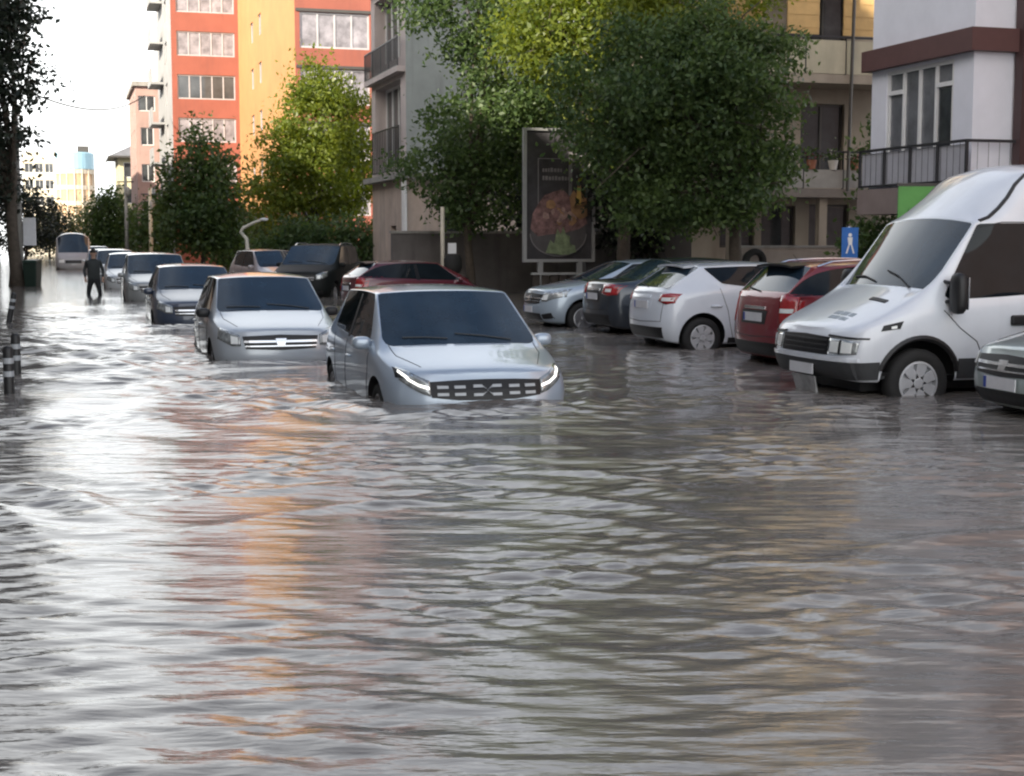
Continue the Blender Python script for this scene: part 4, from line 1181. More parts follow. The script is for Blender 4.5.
def kit_rear(style):
    def k(root, sk, p, pm):
        zt = p["zt"]; w = p["w"]
        if style == "clio":
            tops = [(.58, zt - .02), (.72, zt + .00), (.79, zt - .01)]; bots = [(.56, zt - .12), (.72, zt - .17), (.79, zt - .15)]
        elif style == "high":
            tops = [(.60, zt + .04), (.72, zt + .06), (.80, zt + .05)]; bots = [(.64, zt - .34), (.74, zt - .36), (.86, zt - .32)]
        else:
            tops = [(.42, zt - .0), (.62, zt + .01), (.78, zt - .02)]; bots = [(.42, zt - .17), (.62, zt - .20), (.78, zt - .18)]
        def lights(s):
            o = sk.patch("rear", mir(tops, s), mir(bots, s), 8, 4, .012).build("tail_light", lamp_red, root, True)
            y = MB(); cy = (tops[1][0] + bots[1][0]) / 2; cz = (tops[1][1] + bots[1][1]) / 2
            sk.patch("rear", mir([(cy - .09, cz + .02), (cy + .06, cz + .02)], s), mir([(cy - .09, cz - .035), (cy + .06, cz - .035)], s), 4, 1, .018, 0, y); y.build("reverse_lamp", lamp_inner, o)
            kd = "left" if s == 1 else "right"
            xr = p["xR"]
            if style == "high": sk.patch(kd, [(xr + .14, tops[2][1] - .01), (xr + (.42 if style == "clio" else .30), tops[2][1] - .03)], [(xr + .12, bots[2][1] + .01), (xr + (.30 if style == "clio" else .24), bots[2][1] + .03)], 6, 3, .008).build("tail_light", lamp_red, root, True)
        both(lights)
        zp = .80 if style in ("clio", "high") else .78
        pr = MB(); sk.patch("rear", [(-.36, zp + .09), (.36, zp + .09)], [(-.34, zp - .09), (.34, zp - .09)], 8, 3, .004, .01, pr); pr.build("plate_recess", black_trim if style != "clio" else pm, root)
        number_plate(root, sk, "rear", 0, zp, off=.015)
        sk.patch("rear", [(-.66, .47), (0, .47), (.66, .47)], [(-.62, .30), (0, .30), (.62, .30)], 14, 3, .008).build("rear_bumper_trim", black_trim, root)
        sk.patch("rear", [(-.30, zp + .145), (.30, zp + .145)], [(-.30, zp + .105), (.30, zp + .105)], 8, 1, .014).build("boot_handle", chrome if style != "clio" else pm, root)
        s_ = MB(); sk.line("rear", [(-.68, zt - .04), (-.64, .56), (0, .54), (.64, .56), (.68, zt - .04)], .005, 6, s_); s_.build("boot_seam", seam_mat, root)
        if style != "boot":
            sp = MB()
            hs = [sk.hit("top", p["xrr"] - .02, y)[0] for y in np.linspace(-.5, .5, 7)]
            A = [h + Vector((.06, 0, .012)) for h in hs]; B = [h + Vector((-.20, 0, -.01)) for h in hs]
            for i in range(6):
                sp.hexa([B[i] - Vector((0, 0, .03)), A[i] - Vector((0, 0, .03)), A[i + 1] - Vector((0, 0, .03)), B[i + 1] - Vector((0, 0, .03)), B[i], A[i], A[i + 1], B[i + 1]])
            sp.build("spoiler", pm if style == "clio" else gloss_black, root)
            wi = MB(); a = sk.hit("rear", 0, zt + .08)[0]; b = sk.hit("rear", .42, zt + .12)[0]
            wi.tube([a + Vector((-.02, 0, 0)), b + Vector((-.02, 0, 0))], .009, 5); wi.build("wiper", black_trim, root)
        an = MB(); a = sk.hit("top", p["xrr"] + .15, 0)[0]; an.tube([a, a + Vector((-.08, 0, .10))], [.006, .003], 5); an.build("aerial", black_trim, root)
        if p.get("both_ends"): kit_old_front(root, sk, p, pm)
    return k

def at_front(px, D, z, rz, xF):
    q = P_(px, D, z); h = Vector((math.cos(rz), math.sin(rz), 0))
    return q - h * xF
RZ_OUT = R(-73)              # driving towards the camera
RZ_IN, RZ_NOSE = R(17), R(197)   # parked nose in / nose out
G1 = "cars queued along the flooded street"
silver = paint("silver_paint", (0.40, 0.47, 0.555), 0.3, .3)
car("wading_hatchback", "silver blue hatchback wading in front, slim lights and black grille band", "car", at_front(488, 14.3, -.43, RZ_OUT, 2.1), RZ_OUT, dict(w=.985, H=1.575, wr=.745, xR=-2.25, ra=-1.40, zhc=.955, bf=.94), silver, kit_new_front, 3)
car("queued_hatchback", "older silver hatchback with chrome grille bar directly behind the wading hatchback", "car", at_front(281, 19.8, -.40, RZ_OUT, 2.1), RZ_OUT, dict(w=.90, H=1.56, zhf=.80, zhc=1.01, plate=0), paint("pale_silver_paint", (0.46, 0.50, 0.54), .25), kit_old_front, 3, G1, black_mirror=True)
car("queued_hatchback", "dark slate blue hatchback third in the queue with pale bonnet reflections", "car", at_front(201, 28.6, -.40, RZ_OUT, 2.1), RZ_OUT, dict(w=.90, H=1.56, zhf=.80, zhc=1.02, plate=0), paint("dark_blue_paint", (0.035, 0.05, 0.085), .1), kit_old_front, 2, G1)
car("queued_car", "grey people carrier with upright windscreen fourth in the queue", "car", at_front(160, 39.5, -.40, RZ_OUT, 2.1), RZ_OUT, dict(w=.92, H=1.70, zhf=.86, zhc=1.08, bf=1.02, br=1.12, zt=1.1, wr=.74, plate=0), paint("grey_paint", (0.26, 0.27, 0.27), .3), kit_old_front, 2, G1)
for k, (px, D, h, col, lab) in enumerate(((133, 49.5, 1.62, (.55, .56, .56), "white hatchback fifth in the queue"), (118, 59, 1.68, (.36, .37, .38), "light grey car sixth in the queue beside the wading person"),
                                          (106, 71, 1.62, (.60, .60, .58), "pale car seventh in the queue behind the wading person"), (99, 84, 1.7, (.3, .31, .33), "grey car eighth in the queue"), (94, 98, 1.6, (.5, .5, .5), "pale silver car ninth in the queue"), (90, 114, 1.75, (.2, .2, .22), "dark car at the far end of the queue"))):
    car("queued_car", lab, "car", at_front(px, D, -.40, RZ_OUT, 2.1), RZ_OUT, dict(H=h, zhf=.8, zhc=1.03, plate=0), paint("queue_paint", col, .2), kit_old_front, 1 if k > 1 else 2, G1, seams=k < 1)

def park(u, v, z=-.14): return W(u, v, z)
G2 = "cars parked in the flooded bays on the right"
# nose in cars: loc from the middle of the rear
def nose_in(u, v, xR, z=-.14, rz=RZ_IN):
    return W(u, v, z) - Vector((math.cos(rz), math.sin(rz), 0)) * xR
white = paint("white_paint", (0.72, 0.765, 0.83), 0.0, .25)
car("parked_hatchback", "white hatchback parked nose in with dark curved side glass", "car", nose_in(21.0, 8.5, -2.02), RZ_IN, dict(w=.88, H=1.46, zt=.99, br=1.10, bf=.93, xrr=-1.30, wr=.67, inset=.018, xC=-1.02), white, kit_rear("clio"), 3, G2, "cap")
car("parked_hatchback", "dark red hatchback parked nose in beside the van with black spoiler", "car", nose_in(17.65, 8.75, -2.02, -.17), RZ_IN, dict(w=.90, H=1.55, zt=1.06, br=1.08, bf=.97, xrr=-1.48, wr=.69, quarter=1), paint("dark_red_paint", (0.21, 0.014, 0.024), .2), kit_rear("high"), 3, G2, rails=True)
car("parked_saloon", "dark blue grey saloon parked nose in with red and white tail lights", "car", nose_in(24.3, 8.9, -2.25, -.12), RZ_IN, dict(w=.89, H=1.46, xR=-2.25, zt=1.00, br=1.0, bf=.94, deck=-1.62, xrr=-.95, xC=-1.0, wr=.66, xB=-.2), paint("slate_paint", (0.035, 0.045, 0.06), .35), kit_rear("boot"), 3, G2, "cap")
car("parked_hatchback", "pale blue car parked nose out beneath the food billboard", "car", W(26.7, 8.5, -.14) - Vector((math.cos(RZ_NOSE), math.sin(RZ_NOSE), 0)) * 2.1, RZ_NOSE, dict(w=.87, H=1.42, zhf=.82, zhc=.97), paint("pale_blue_paint", (0.42, 0.50, 0.58), .25), kit_old_front, 2, G2)
rzx = RZ_NOSE + R(-3)
car("parked_hatchback", "silver green car at the right edge nosing out past the van", "car", P_(1003, 13.55, -.16) - Vector((math.cos(rzx), math.sin(rzx), 0)) * 2.1, rzx, dict(w=.86, H=1.46, zhf=.78, zhc=.97), paint("silver_green_paint", (0.42, 0.48, 0.47), .3), kit_old_front, 3, G2)
car("parked_hatchback", "dark maroon hatchback parked side on behind the wading hatchback", "car", nose_in(36.4, 6.70, -2.02, -.36, RZ_IN + R(6)), RZ_IN + R(6), dict(w=.89, H=1.50, quarter=1, xF=1.68, fa=1.02), paint("red_paint", (0.10, 0.006, 0.018), .1), kit_rear("high"), 2, G2)
car("parked_car", "black off road car parked nose out left of the red hatchback", "car", W(41.8, 6.3, -.22) - Vector((math.cos(R(-100)), math.sin(R(-100)), 0)) * 2.1, R(-100), dict(w=.94, H=1.76, zhf=.92, zhc=1.12, bf=1.08, br=1.15, zt=1.15, wr=.78), M("black_paint", (0.010, 0.012, 0.012), .6, 0, .1, spec=.25), kit_old_front, 2, G2, rails=True)
car("parked_car", "pinkish grey car parked left of the black off road car", "car", W(47.5, 5.6, -.25) - Vector((math.cos(R(-100)), math.sin(R(-100)), 0)) * 2.1, R(-60), dict(H=1.6), paint("pinkish_white_paint", (0.40, 0.345, 0.35), .1), kit_old_front, 2, G2)

# white high roof van
def van():
    w = 1.0
    L = []
    def st(xl, rows): L.append(rows)
    zb = .36
    st(0, [(-2.95, 0, .5), (-2.95, .75, .5), (-2.98, .80, .7), (-2.98, .82, 1.0), (-2.97, .82, 1.3), (-2.97, .82, 1.6), (-2.95, .80, 2.0), (-2.92, .62, 2.42), (-2.92, 0, 2.5)])
    st(0, [(-2.80, 0, zb), (-2.80, .93, zb), (-2.82, .98, .62), (-2.82, 1.0, 1.0), (-2.82, 1.0, 1.22), (-2.82, .99, 1.32), (-2.80, .94, 2.05), (-2.75, .74, 2.56), (-2.75, 0, 2.65)])
    for x in (-1.5, -.2):
        st(0, [(x, 0, zb), (x, .93, zb), (x, .98, .62), (x, 1.0, 1.0), (x, 1.0, 1.18), (x, .99, 1.26), (x, .94, 2.05), (x, .76, 2.60), (x, 0, 2.69)])
    st(0, [(.42, 0, zb), (.42, .93, zb), (.42, .98, .62), (.42, 1.0, 1.0), (.42, 1.0, 1.15), (.42, .985, 1.23), (.42, .91, 2.03), (.34, .76, 2.58), (.30, 0, 2.68)])
    st(0, [(.90, 0, zb), (.90, .93, zb), (.90, .98, .62), (.90, 1.0, 1.0), (.90, 1.0, 1.12), (.90, .985, 1.20), (.82, .92, 2.03), (.60, .78, 2.45), (.58, 0, 2.58)])
    st(0, [(1.62, 0, zb), (1.62, .93, zb), (1.62, .98, .62), (1.62, 1.0, .98), (1.62, 1.0, 1.10), (1.60, .98, 1.18), (1.10, .88, 2.02), (1.14, .48, 2.07), (1.15, 0, 2.09)])
    st(0, [(1.90, 0, zb), (1.90, .93, zb), (1.90, .98, .60), (1.90, 1.0, .96), (1.90, .99, 1.10), (1.86, .965, 1.17), (1.66, .90, 1.29), (1.74, .5, 1.315), (1.76, 0, 1.32)])
    st(0, [(2.40, 0, zb), (2.40, .92, zb), (2.42, .96, .58), (2.42, .97, .78), (2.40, .95, .92), (2.38, .90, .965), (2.36, .80, 1.00), (2.40, .44, 1.02), (2.41, 0, 1.025)])
    st(0, [(2.56, 0, zb + .02), (2.54, .76, zb + .02), (2.66, .80, .50), (2.66, .80, .64), (2.63, .80, .80), (2.60, .79, .855), (2.57, .74, .885), (2.60, .4, .90), (2.605, 0, .905)])
    cells = {"windscreen": [(6, 6), (6, 7)], "side_a": [(5, 5)], "side_b": [(4, 5)]}
    fx = 1.80
    rz = RZ_NOSE
    loc = W(14.35, 7.75, -.23) - Vector((math.cos(rz), math.sin(rz), 0)) * 2.66
    root = tag(empty("cargo_van", loc, rz), "white high roof van parked nose out with black mirror and grey bumper", "van", "vans and cars along the right bays")
    del root["group"]
    wp = M("van_white_paint", (0.76, 0.795, 0.85), .3, 0, .06, 1.2, coat=.8, stain=(.64, .66, .70))
    # merge the two side cells into one window per side
    cells = {"windscreen": [(6, 6), (6, 7)], "side": [(5, 5), (4, 5)]}
    me, slots = body_from_cage(L, cells, 3, [(fx, .37), (-1.7, .37)], .455, 1.0, .03, [(5, 1, 8, .4), (6, 1, 6, .3), (7, 1, 5, .45), (6, 6, 7, .5), (4, 7, 9, .4), (5, 7, 9, .3), (1, 0, 9, .5), (6, 7, 9, .55), (7, 6, 9, .15), (3, 1, 9, .2)], (-2.98, 2.66, 1.0, 2.74))
    sk = Skin(me)
    split_body(me, slots, root, {"body": wp, "wheel_arch": black_trim, "side_window": side_glass})
    for x in (fx, -1.7):
        for s in (1, -1): wheel(root, x, s * .87, .365, s, "cap", .2)
    grey_pl = M("grey_plastic", (0.045, 0.047, 0.05), .6, 0, .15, 4)
    # bumper, grille, lights
    sk.patch("front", [(-.93, .585), (0, .585), (.93, .585)], [(-.93, .40), (0, .39), (.93, .40)], 22, 4, .03).build("bumper", grey_pl, root)
    sk.patch("front", [(-.90, .635), (0, .635), (.90, .635)], [(-.90, .595), (0, .595), (.90, .595)], 22, 1, .035).build("bumper_strip", wp, root)
    sk.patch("front", [(-.50, .845), (0, .86), (.50, .845)], [(-.50, .655), (0, .655), (.50, .655)], 16, 4, .010).build("grille", gloss_black, root)
    for z in (.70, .755, .81):
        m = MB(); sk.patch("front", [(-.48, z + .008), (.48, z + .008)], [(-.48, z - .008), (.48, z - .008)], 12, 1, .022, 0, m); m.build("grille_slat", black_trim, root)
    def lights(s):
        o = sk.patch("front", mir([(.52, .835), (.70, .83), (.90, .815)], s), mir([(.52, .665), (.70, .66), (.885, .68)], s), 10, 4, .016).build("headlight", lamp_clear, root, True)
        a = MB(); sk.patch("front", mir([(.55, .81), (.68, .81)], s), mir([(.55, .69), (.68, .69)], s), 4, 3, .022, 0, a); a.build("lamp_reflector", lamp_inner, o)
        a = MB(); sk.patch("front", mir([(.73, .81), (.85, .80)], s), mir([(.73, .69), (.85, .69)], s), 4, 3, .022, 0, a); a.build("lamp_reflector", lamp_inner, o)
        a = MB(); sk.patch("front", mir([(.695, .825), (.715, .825)], s), mir([(.695, .67), (.715, .67)], s), 1, 2, .023, 0, a); a.build("lamp_divider", gloss_black, o)
        a = MB(); sk.patch("front", mir([(.48, .875), (.94, .855)], s), mir([(.48, .855), (.94, .835)], s), 8, 1, .020, 0, a); a.build("lamp_brow", black_trim, root)
        kd = "left" if s == 1 else "right"
        # dark lower side trim and arch lips
        sk.patch(kd, [(-1.15, .62), (1.33, .62)], [(-1.15, .40), (1.33, .40)], 16, 3, .012).build("side_trim", grey_pl, root)
        lip = MB()
        pts = [(fx + .482 * math.cos(t), .37 + .482 * math.sin(t)) for t in np.linspace(0.30, math.pi - .25, 18)]
        sk.line(kd, pts, .032, 1, lip)
        sk.patch(kd, [(2.275, .60), (2.60, .585)], [(2.275, .41), (2.60, .40)], 8, 3, .014, .03).build("bumper_end", grey_pl, root); lip.build("arch_lip", black_trim, root)
        mirror(root, 1.46, s * .97, 1.32, s, black_trim, True)
        m = MB(); sk.line(kd, [(.44, .60), (.44, 1.15), (.45, 2.04)], .006, 6, m); sk.line(kd, [(1.34, .95), (1.54, 1.14)], .006, 5, m); sk.line(kd, [(1.02, .60), (1.12, .80), (1.34, .95)], .006, 5, m)
        sk.line(kd, [(.44, 2.07), (.8, 2.07), (1.06, 2.02)], .006, 6, m); sk.line(kd, [(-2.7, 2.1), (.44, 2.1)], .006, 6, m); m.build("door_seam", seam_mat, root)
        h = MB(); q = sk.hit(kd, .62, 1.02)[0]; h.bx(q.x - .10, q.x + .10, q.y - .005 if s == 1 else q.y - .045, q.y + .045 if s == 1 else q.y + .005, q.z - .055, q.z + .055); h.build("door_handle", black_trim, root, bevel=.02)
        # seam of the roof fairing
        f = MB(); pts = [sk.hit("top", x, s * y)[0] for x, y in ((1.06, .87), (.94, .86), (.80, .83), (.67, .80), (.55, .765), (.42, .745), (.2, .735), (-.3, .74), (-1.2, .74), (-2.4, .72))]
        f.tube(pts, .022, 6); f.build("fairing_seam", black_trim, root)
        # indicator set in the wing
        o = sk.patch(kd, [(2.02, 1.03), (2.24, .985)], [(2.06, .95), (2.27, .925)], 5, 2, .010).build("wing_vent", gloss_black, root)
        a = MB(); sk.patch(kd, [(2.10, .985), (2.16, .975)], [(2.10, .955), (2.16, .95)], 2, 1, .016, 0, a); a.build("indicator", lamp_inner, o)
    both(lights)
    v = MB()
    sk.patch("top", [(2.03, .62), (2.03, .30)], [(1.98, .62), (1.98, .30)], 4, 1, .010, .01, v); v.build("bonnet_vent", black_trim, root)
    # faded grey lettering blocks on the bonnet, too blurred to read
    b = MB()
    for (x0, x1, y0, y1) in ((2.30, 2.36, .12, .24), (2.30, 2.36, .27, .40), (2.30, 2.36, .43, .52), (2.39, 2.44, .14, .33), (2.39, 2.44, .36, .50)):
        sk.patch("top", [(x1, y1), (x1, y0)], [(x0, y1), (x0, y0)], 3, 1, .004, 0, b)
    b.build("bonnet_decal", M("grey_decal", (.33, .38, .42), .5, 0, .25, 20), root)
    wp_ = MB()
    for (y0, y1) in ((.60, .02), (-.1, -.68)):
        a = sk.hit("top", 1.72, y0)[0]; c = sk.hit("top", 1.63, y1)[0]
        wp_.tube([a + Vector((0, 0, .02)), a.lerp(c, .5) + Vector((0, 0, .05)), c + Vector((0, 0, .02))], .011, 5)
    wp_.build("wiper", black_trim, root)
    pl = MB(); x = sk.hit("front", 0, .50)[0].x + .04; pl.bx(x, x + .012, -.26, .26, .425, .54); pl.build("number_plate", plate_white, root)
    lo = MB(); lo.hexa([(x - .10, -.24, .18), (x - .08, -.24, .18), (x - .08, .20, .20), (x - .10, .20, .20), (x - .04, -.26, .40), (x - .02, -.26, .40), (x - .02, .24, .40), (x - .04, .24, .40)]); lo.build("loose_bumper_panel", M("scuffed_plastic", (.42, .42, .43), .7, 0, .35, 6), root)
    un = MB(); un.bx(-2.6, 2.3, -.62, .62, .26, .40); un.build("underbody", black_trim, root)
van()

# white minibus far down the street
def minibus():
    rz = RZ_OUT
    root = tag(empty("minibus", P_(75, 84, -.40), rz), "pale grey minibus with broad dark windscreen far down the flooded street", "minibus")
    L = []
    for (x, wy, zt, xt) in ((-2.4, .80, 2.3, -2.35), (-2.2, .98, 2.4, -2.2), (-.5, 1.0, 2.45, -.5), (1.2, 1.0, 2.42, 1.0)):
        L.append([(x, 0, .35), (x, .9 * wy, .35), (x, wy, .6), (x, wy, .9), (x, wy, 1.1), (x, .98 * wy, 1.2), (xt, .9 * wy, zt - .25), (xt, .6 * wy, zt), (xt, 0, zt + .04)])
    L.append([(1.9, 0, .35), (1.9, .9, .35), (1.9, 1, .6), (1.9, 1, .9), (1.9, .98, 1.1), (1.85, .95, 1.2), (1.75, .86, 1.28), (1.8, .5, 1.3), (1.82, 0, 1.3)])
    L.append([(2.2, 0, .35), (2.2, .8, .35), (2.3, .84, .55), (2.3, .84, .75), (2.25, .8, .95), (2.2, .78, 1.0), (2.15, .7, 1.05), (2.2, .4, 1.07), (2.2, 0, 1.07)])
    me, sl = body_from_cage(L, {"windscreen": [(3, 6), (3, 7)], "side": [(1, 5), (2, 5)]}, 2, [(1.4, .35), (-1.4, .35)], .4, 1.0, .06)
    sk = Skin(me)
    split_body(me, sl, root, {"body": paint("minibus_paint", (.36, .37, .38), 0), "wheel_arch": black_trim})
    for x in (1.4, -1.4):
        for s in (1, -1): wheel(root, x, s * .86, .33, s, "cap")
    for s in (1, -1):
        sk.patch("front", mir([(.5, .95), (.78, .93)], s), mir([(.5, .78), (.80, .78)], s), 4, 2, .01).build("headlight", lamp_inner, root)
    sk.patch("front", [(-.44, .92), (.44, .92)], [(-.44, .74), (.44, .74)], 6, 2, .01).build("grille", black_trim, root)
minibus()

# ------------------------------------------------------------------ billboard
def billboard():
    rz = STREET
    root = tag(empty("billboard", W(37.6, 11.82, -.1), rz), "dark food billboard on two legs in a pale metal frame", "billboard")
    fr = fr_of((0, 0, 0), EX, -EY)
    Wd, z0, z1 = 2.05, 1.15, 4.75
    fm = M("pale_metal_frame", (.42, .43, .44), .4, .5, .1)
    f = MB()
    f.fbox(fr, 0, .09, z0, z1, -.12, .02); f.fbox(fr, Wd - .07, Wd, z0, z1, -.12, .02); f.fbox(fr, .09, Wd - .07, z0, z0 + .08, -.12, .015); f.fbox(fr, .09, Wd - .07, z1 - .07, z1, -.12, .015)
    f.build("frame", fm, root)
    for x in (.42, 1.55):
        l = MB(); l.fbox(fr, x, x + .14, 0, z0 - .002, -.1, .0); l.build("leg", fm, root)
    bk = MB(); bk.fbox(fr, .05, Wd - .04, z0 + .03, z1 - .03, -.11, -.08); bk.build("back_panel", black_trim, root)
    # printed poster: one sheet with its picture as coloured areas
    mats = [M("poster_dark", (.055, .053, .060), .35, 0, .5, 1.2, coat=.3), M("poster_line", (.20, .19, .20), .5), M("poster_meat", (.20, .115, .115), .5, 0, .75, 5), M("poster_meat_pale", (.36, .24, .22), .5, 0, .5, 7),
            M("poster_leaf", (.19, .24, .14), .5, 0, .5, 7), M("poster_flame", (.33, .19, .10), .5, 0, .4, 4), M("poster_flame_core", (.62, .42, .12), .5, 0, .2, 4), M("poster_plate", (.09, .085, .09), .4, 0, .2, 3)]
    p = MB()
    p.fbox(fr, .09, Wd - .07, z0 + .08, z1 - .07, -.08, -.05, 0)
    dd = [-.046]
    def area(pts, mat):
        dd[0] += .0016
        p.poly([fr(x, z, dd[0]) for (x, z) in pts], mat)
    def bar(x0, x1, a, b, mat=1): area([(x0, a), (x1, a), (x1, b), (x0, b)], mat)
    bar(.42, .445, 2.5, 3.95); bar(.42, 1.32, 3.93, 3.95); bar(1.30, 1.40, 2.9, 4.05); bar(1.30, 1.86, 3.95, 4.12)
    r = random.Random(4)
    for z, x0, x1 in ((3.58, .55, 1.10), (3.36, .55, 1.34)):        # two lines of print, blurred beyond reading
        x = x0
        while x < x1:
            ww = r.uniform(.04, .08); bar(x, min(x + ww, x1), z, z + r.uniform(.09, .12)); x += ww + .025
    circ = lambda cx, cz, a, b, t0, t1, n: [(cx + a * math.cos(t0 + (t1 - t0) * i / n), cz + b * math.sin(t0 + (t1 - t0) * i / n)) for i in range(n + 1)]
    area(circ(1.0, 1.95, .80, .62, 0, 2 * math.pi, 40)[:-1], 7)
    ring_o, ring_i = circ(1.0, 1.92, .82, .62, math.pi, 2 * math.pi, 24), circ(1.0, 1.92, .79, .585, math.pi, 2 * math.pi, 24)
    area(ring_o + ring_i[::-1], 1)
    area([(.20, 2.05), (.26, 2.45), (.42, 2.72), (.60, 2.95), (.85, 3.05), (1.12, 3.12), (1.3, 2.95), (1.5, 2.9), (1.72, 2.6), (1.84, 2.2), (1.6, 2.05), (1.2, 1.95), (.75, 1.9), (.4, 1.85)], 2)
    for _ in range(26):
        a = r.uniform(0, 6.28); q = r.uniform(0, .9)
        cx, cz = 1.0 + .62 * q * math.cos(a), 2.45 + .38 * q * math.sin(a); s = r.uniform(.05, .13)
        area([(cx + s * math.cos(t) * r.uniform(.7, 1.3), cz + s * 1.2 * math.sin(t) * r.uniform(.7, 1.3)) for t in np.linspace(0, 5.6, 7)], r.choice((2, 3, 3, 2, 5)))
    area([(1.36, 2.5), (1.30, 2.9), (1.42, 3.1), (1.5, 3.0), (1.56, 3.45), (1.66, 3.1), (1.74, 3.2), (1.80, 2.8), (1.82, 2.4), (1.6, 2.3)], 5)
    area([(1.48, 2.7), (1.52, 3.05), (1.57, 3.3), (1.63, 3.0), (1.64, 2.7)], 6)
    area([(.62, 1.40), (.75, 1.75), (.86, 1.65), (.95, 2.05), (1.05, 1.9), (1.12, 2.12), (1.2, 1.9), (1.32, 1.85), (1.3, 1.65), (1.46, 1.6), (1.5, 1.42), (1.1, 1.34)], 4)
    for _ in range(9):
        cx, cz = r.uniform(.75, 1.35), r.uniform(1.45, 1.8); s = r.uniform(.05, .1)
        area([(cx + s * math.cos(t), cz + 1.5 * s * math.sin(t)) for t in np.linspace(0, 5.4, 7)], 4 if r.random() < .7 else 3)
    p.build("poster", mats, root)
    # fence panel round its foot
    o = tag(empty("fence_panel", W(37.0, 11.9, -.1), rz), "short dark slatted fence below the food billboard", "fence")
    m = MB()
    for k in range(9): m.bx(k * .25, k * .25 + .19, 0, .03, 0, .82)
    m.build("slat", M("dark_wood", (.045, .035, .03), .7, 0, .3, 6), o)
    c = MB(); c.bx(-.05, 2.3, -.04, .07, .82, .88); c.build("top_rail", fm, o)
billboard()

# ------------------------------------------------------------------ street furniture
def bollard(label, loc, tilt=0, h=.95):
    o = tag(empty("bollard", loc), label, "bollard", "black bollards at the left kerb")
    o.rotation_euler = (0, tilt, 0)
    m = MB(); m.lathe([(.055, 0), (.055, h - .04), (.04, h - .005), (.001, h)], None, 16); m.build("post", M("bollard_black", (.015, .015, .016), .5, 0, .15, 6), o, True)
    for z in (h - .16, h - .30):
        b = MB(); b.lathe([(.0555, z - .03), (.058, z - .028), (.058, z + .028), (.0555, z + .03)], None, 16); b.build("reflective_band", bar_silver, o)
    k = MB(); k.lathe([(.12, 0), (.10, .05), (.056, .06)], None, 16); k.build("base", rubber, o)
bollard("black banded bollard nearest the camera at the left edge", P_(6.5, 15.4, -.42))
bollard("black banded bollard just behind the nearest bollard", P_(14.5, 17.5, -.42))
bollard("tilted black bollard further back at the left edge", P_(4, 29.0, -.42), R(12), 1.05)

def pole_sign():
    o = tag(empty("pole", P_(22, 53, -.3)), "grey utility pole with white panel beside the dark pavement tree", "pole")
    m = MB(); m.tube([(0, 0, 0), (0, 0, 7.5)], [.13, .09], 10); m.build("post", concrete, o, True)
    s = MB(); s.bx(.18, .62, -.1, -.02, 1.75, 2.75); s.build("panel", plate_white, o)
    s = MB(); s.tube([(0, 0, 2.5), (.3, -.04, 2.5)], .02, 6); s.build("bracket", rail_metal, o)
pole_sign()
for (px, D, h, lab) in ((129, 105, 6.3, "grey utility pole in front of the yellow house"), (153, 98, 5.2, "pale utility pole left of the pink block")):
    o = tag(empty("pole", P_(px, D)), lab, "pole", "utility poles down the right side")
    m = MB(); m.tube([(0, 0, 0), (0, 0, h)], [.16, .11], 8); m.build("post", concrete if px < 140 else M("pale_pole", (.55, .5, .38), .7), o, True)
    m = MB(); m.tube([(-.6, 0, h - .4), (.6, 0, h - .4)], .05, 6); m.build("cross_arm", rail_metal, o)
    m = MB(); m.ball((.2, -.2, h - 1.1), .2, .2, .35); m.build("junction_box", concrete, o, True)
# bent lamp post by the silver queue
o = tag(empty("lamp_post", P_(250, 55, -.2)), "pale bent lamp post standing behind the silver queued hatchback", "lamp post")
m = MB(); m.tube([(0.05, 0, 0), (.05, 0, .9), (-.05, 0, 1.5), (-.08, 0, 1.9), (-.3, 0, 2.15), (-.2, 0, 2.3), (.2, 0, 2.5), (.55, -.1, 2.62)], [.09, .085, .08, .07, .06, .06, .05, .045], 8); m.build("post", M("pale_post_paint", (.62, .58, .50), .6, 0, .1, 4), o, True)
m = MB(); m.ball((.62, -.1, 2.62), .16, .08, .06, 10, 6); m.build("lamp_head", plate_white, o, True)
# cream post with black litter bin
o = tag(empty("litter_bin_post", P_(443, 42.2, -.1)), "cream post with round black litter bin by the grey house", "litter bin")
m = MB(); m.tube([(0, 0, 0), (0, 0, 2.7)], .06, 8); m.build("post", M("cream_post", (.55, .50, .42), .6), o, True)
m = MB(); m.lathe([(.001, .78), (.2, .80), (.26, .95), (.26, 1.2), (.2, 1.32), (.001, 1.34)], Matrix.Translation((.30, -.05, 0)), 16); m.build("bin", rubber, o, True)
m = MB(); m.bx(.16, .4, -.2, -.1, 1.36, 1.66); m.build("notice", plate_white, o)
# blue crossing sign
o = tag(empty("road_sign", P_(848, 27, -.1), R(10)), "blue road sign with white figure between the red car and the van", "road sign")
m = MB(); m.tube([(0, .03, 0), (0, .03, 2.0)], .03, 8); m.build("post", chrome, o, True)
m = MB(); m.bx(-.16, .16, -.012, .0, 1.42, 1.98); m.build("plate", M("sign_blue", (.03, .16, .52), .4), o)
m = MB()
m.ball((.0, -.016, 1.84), .035, .004, .035, 10, 6)
m.poly([(-.05, -.017, 1.80), (.05, -.017, 1.80), (.04, -.017, 1.66), (-.03, -.017, 1.66)]); m.poly([(-.03, -.019, 1.67), (.0, -.019, 1.67), (-.05, -.019, 1.50), (-.085, -.019, 1.50)]); m.poly([(.01, -.021, 1.67), (.04, -.021, 1.67), (.09, -.021, 1.50), (.06, -.021, 1.50)])
m.build("figure", lamp_inner, o)
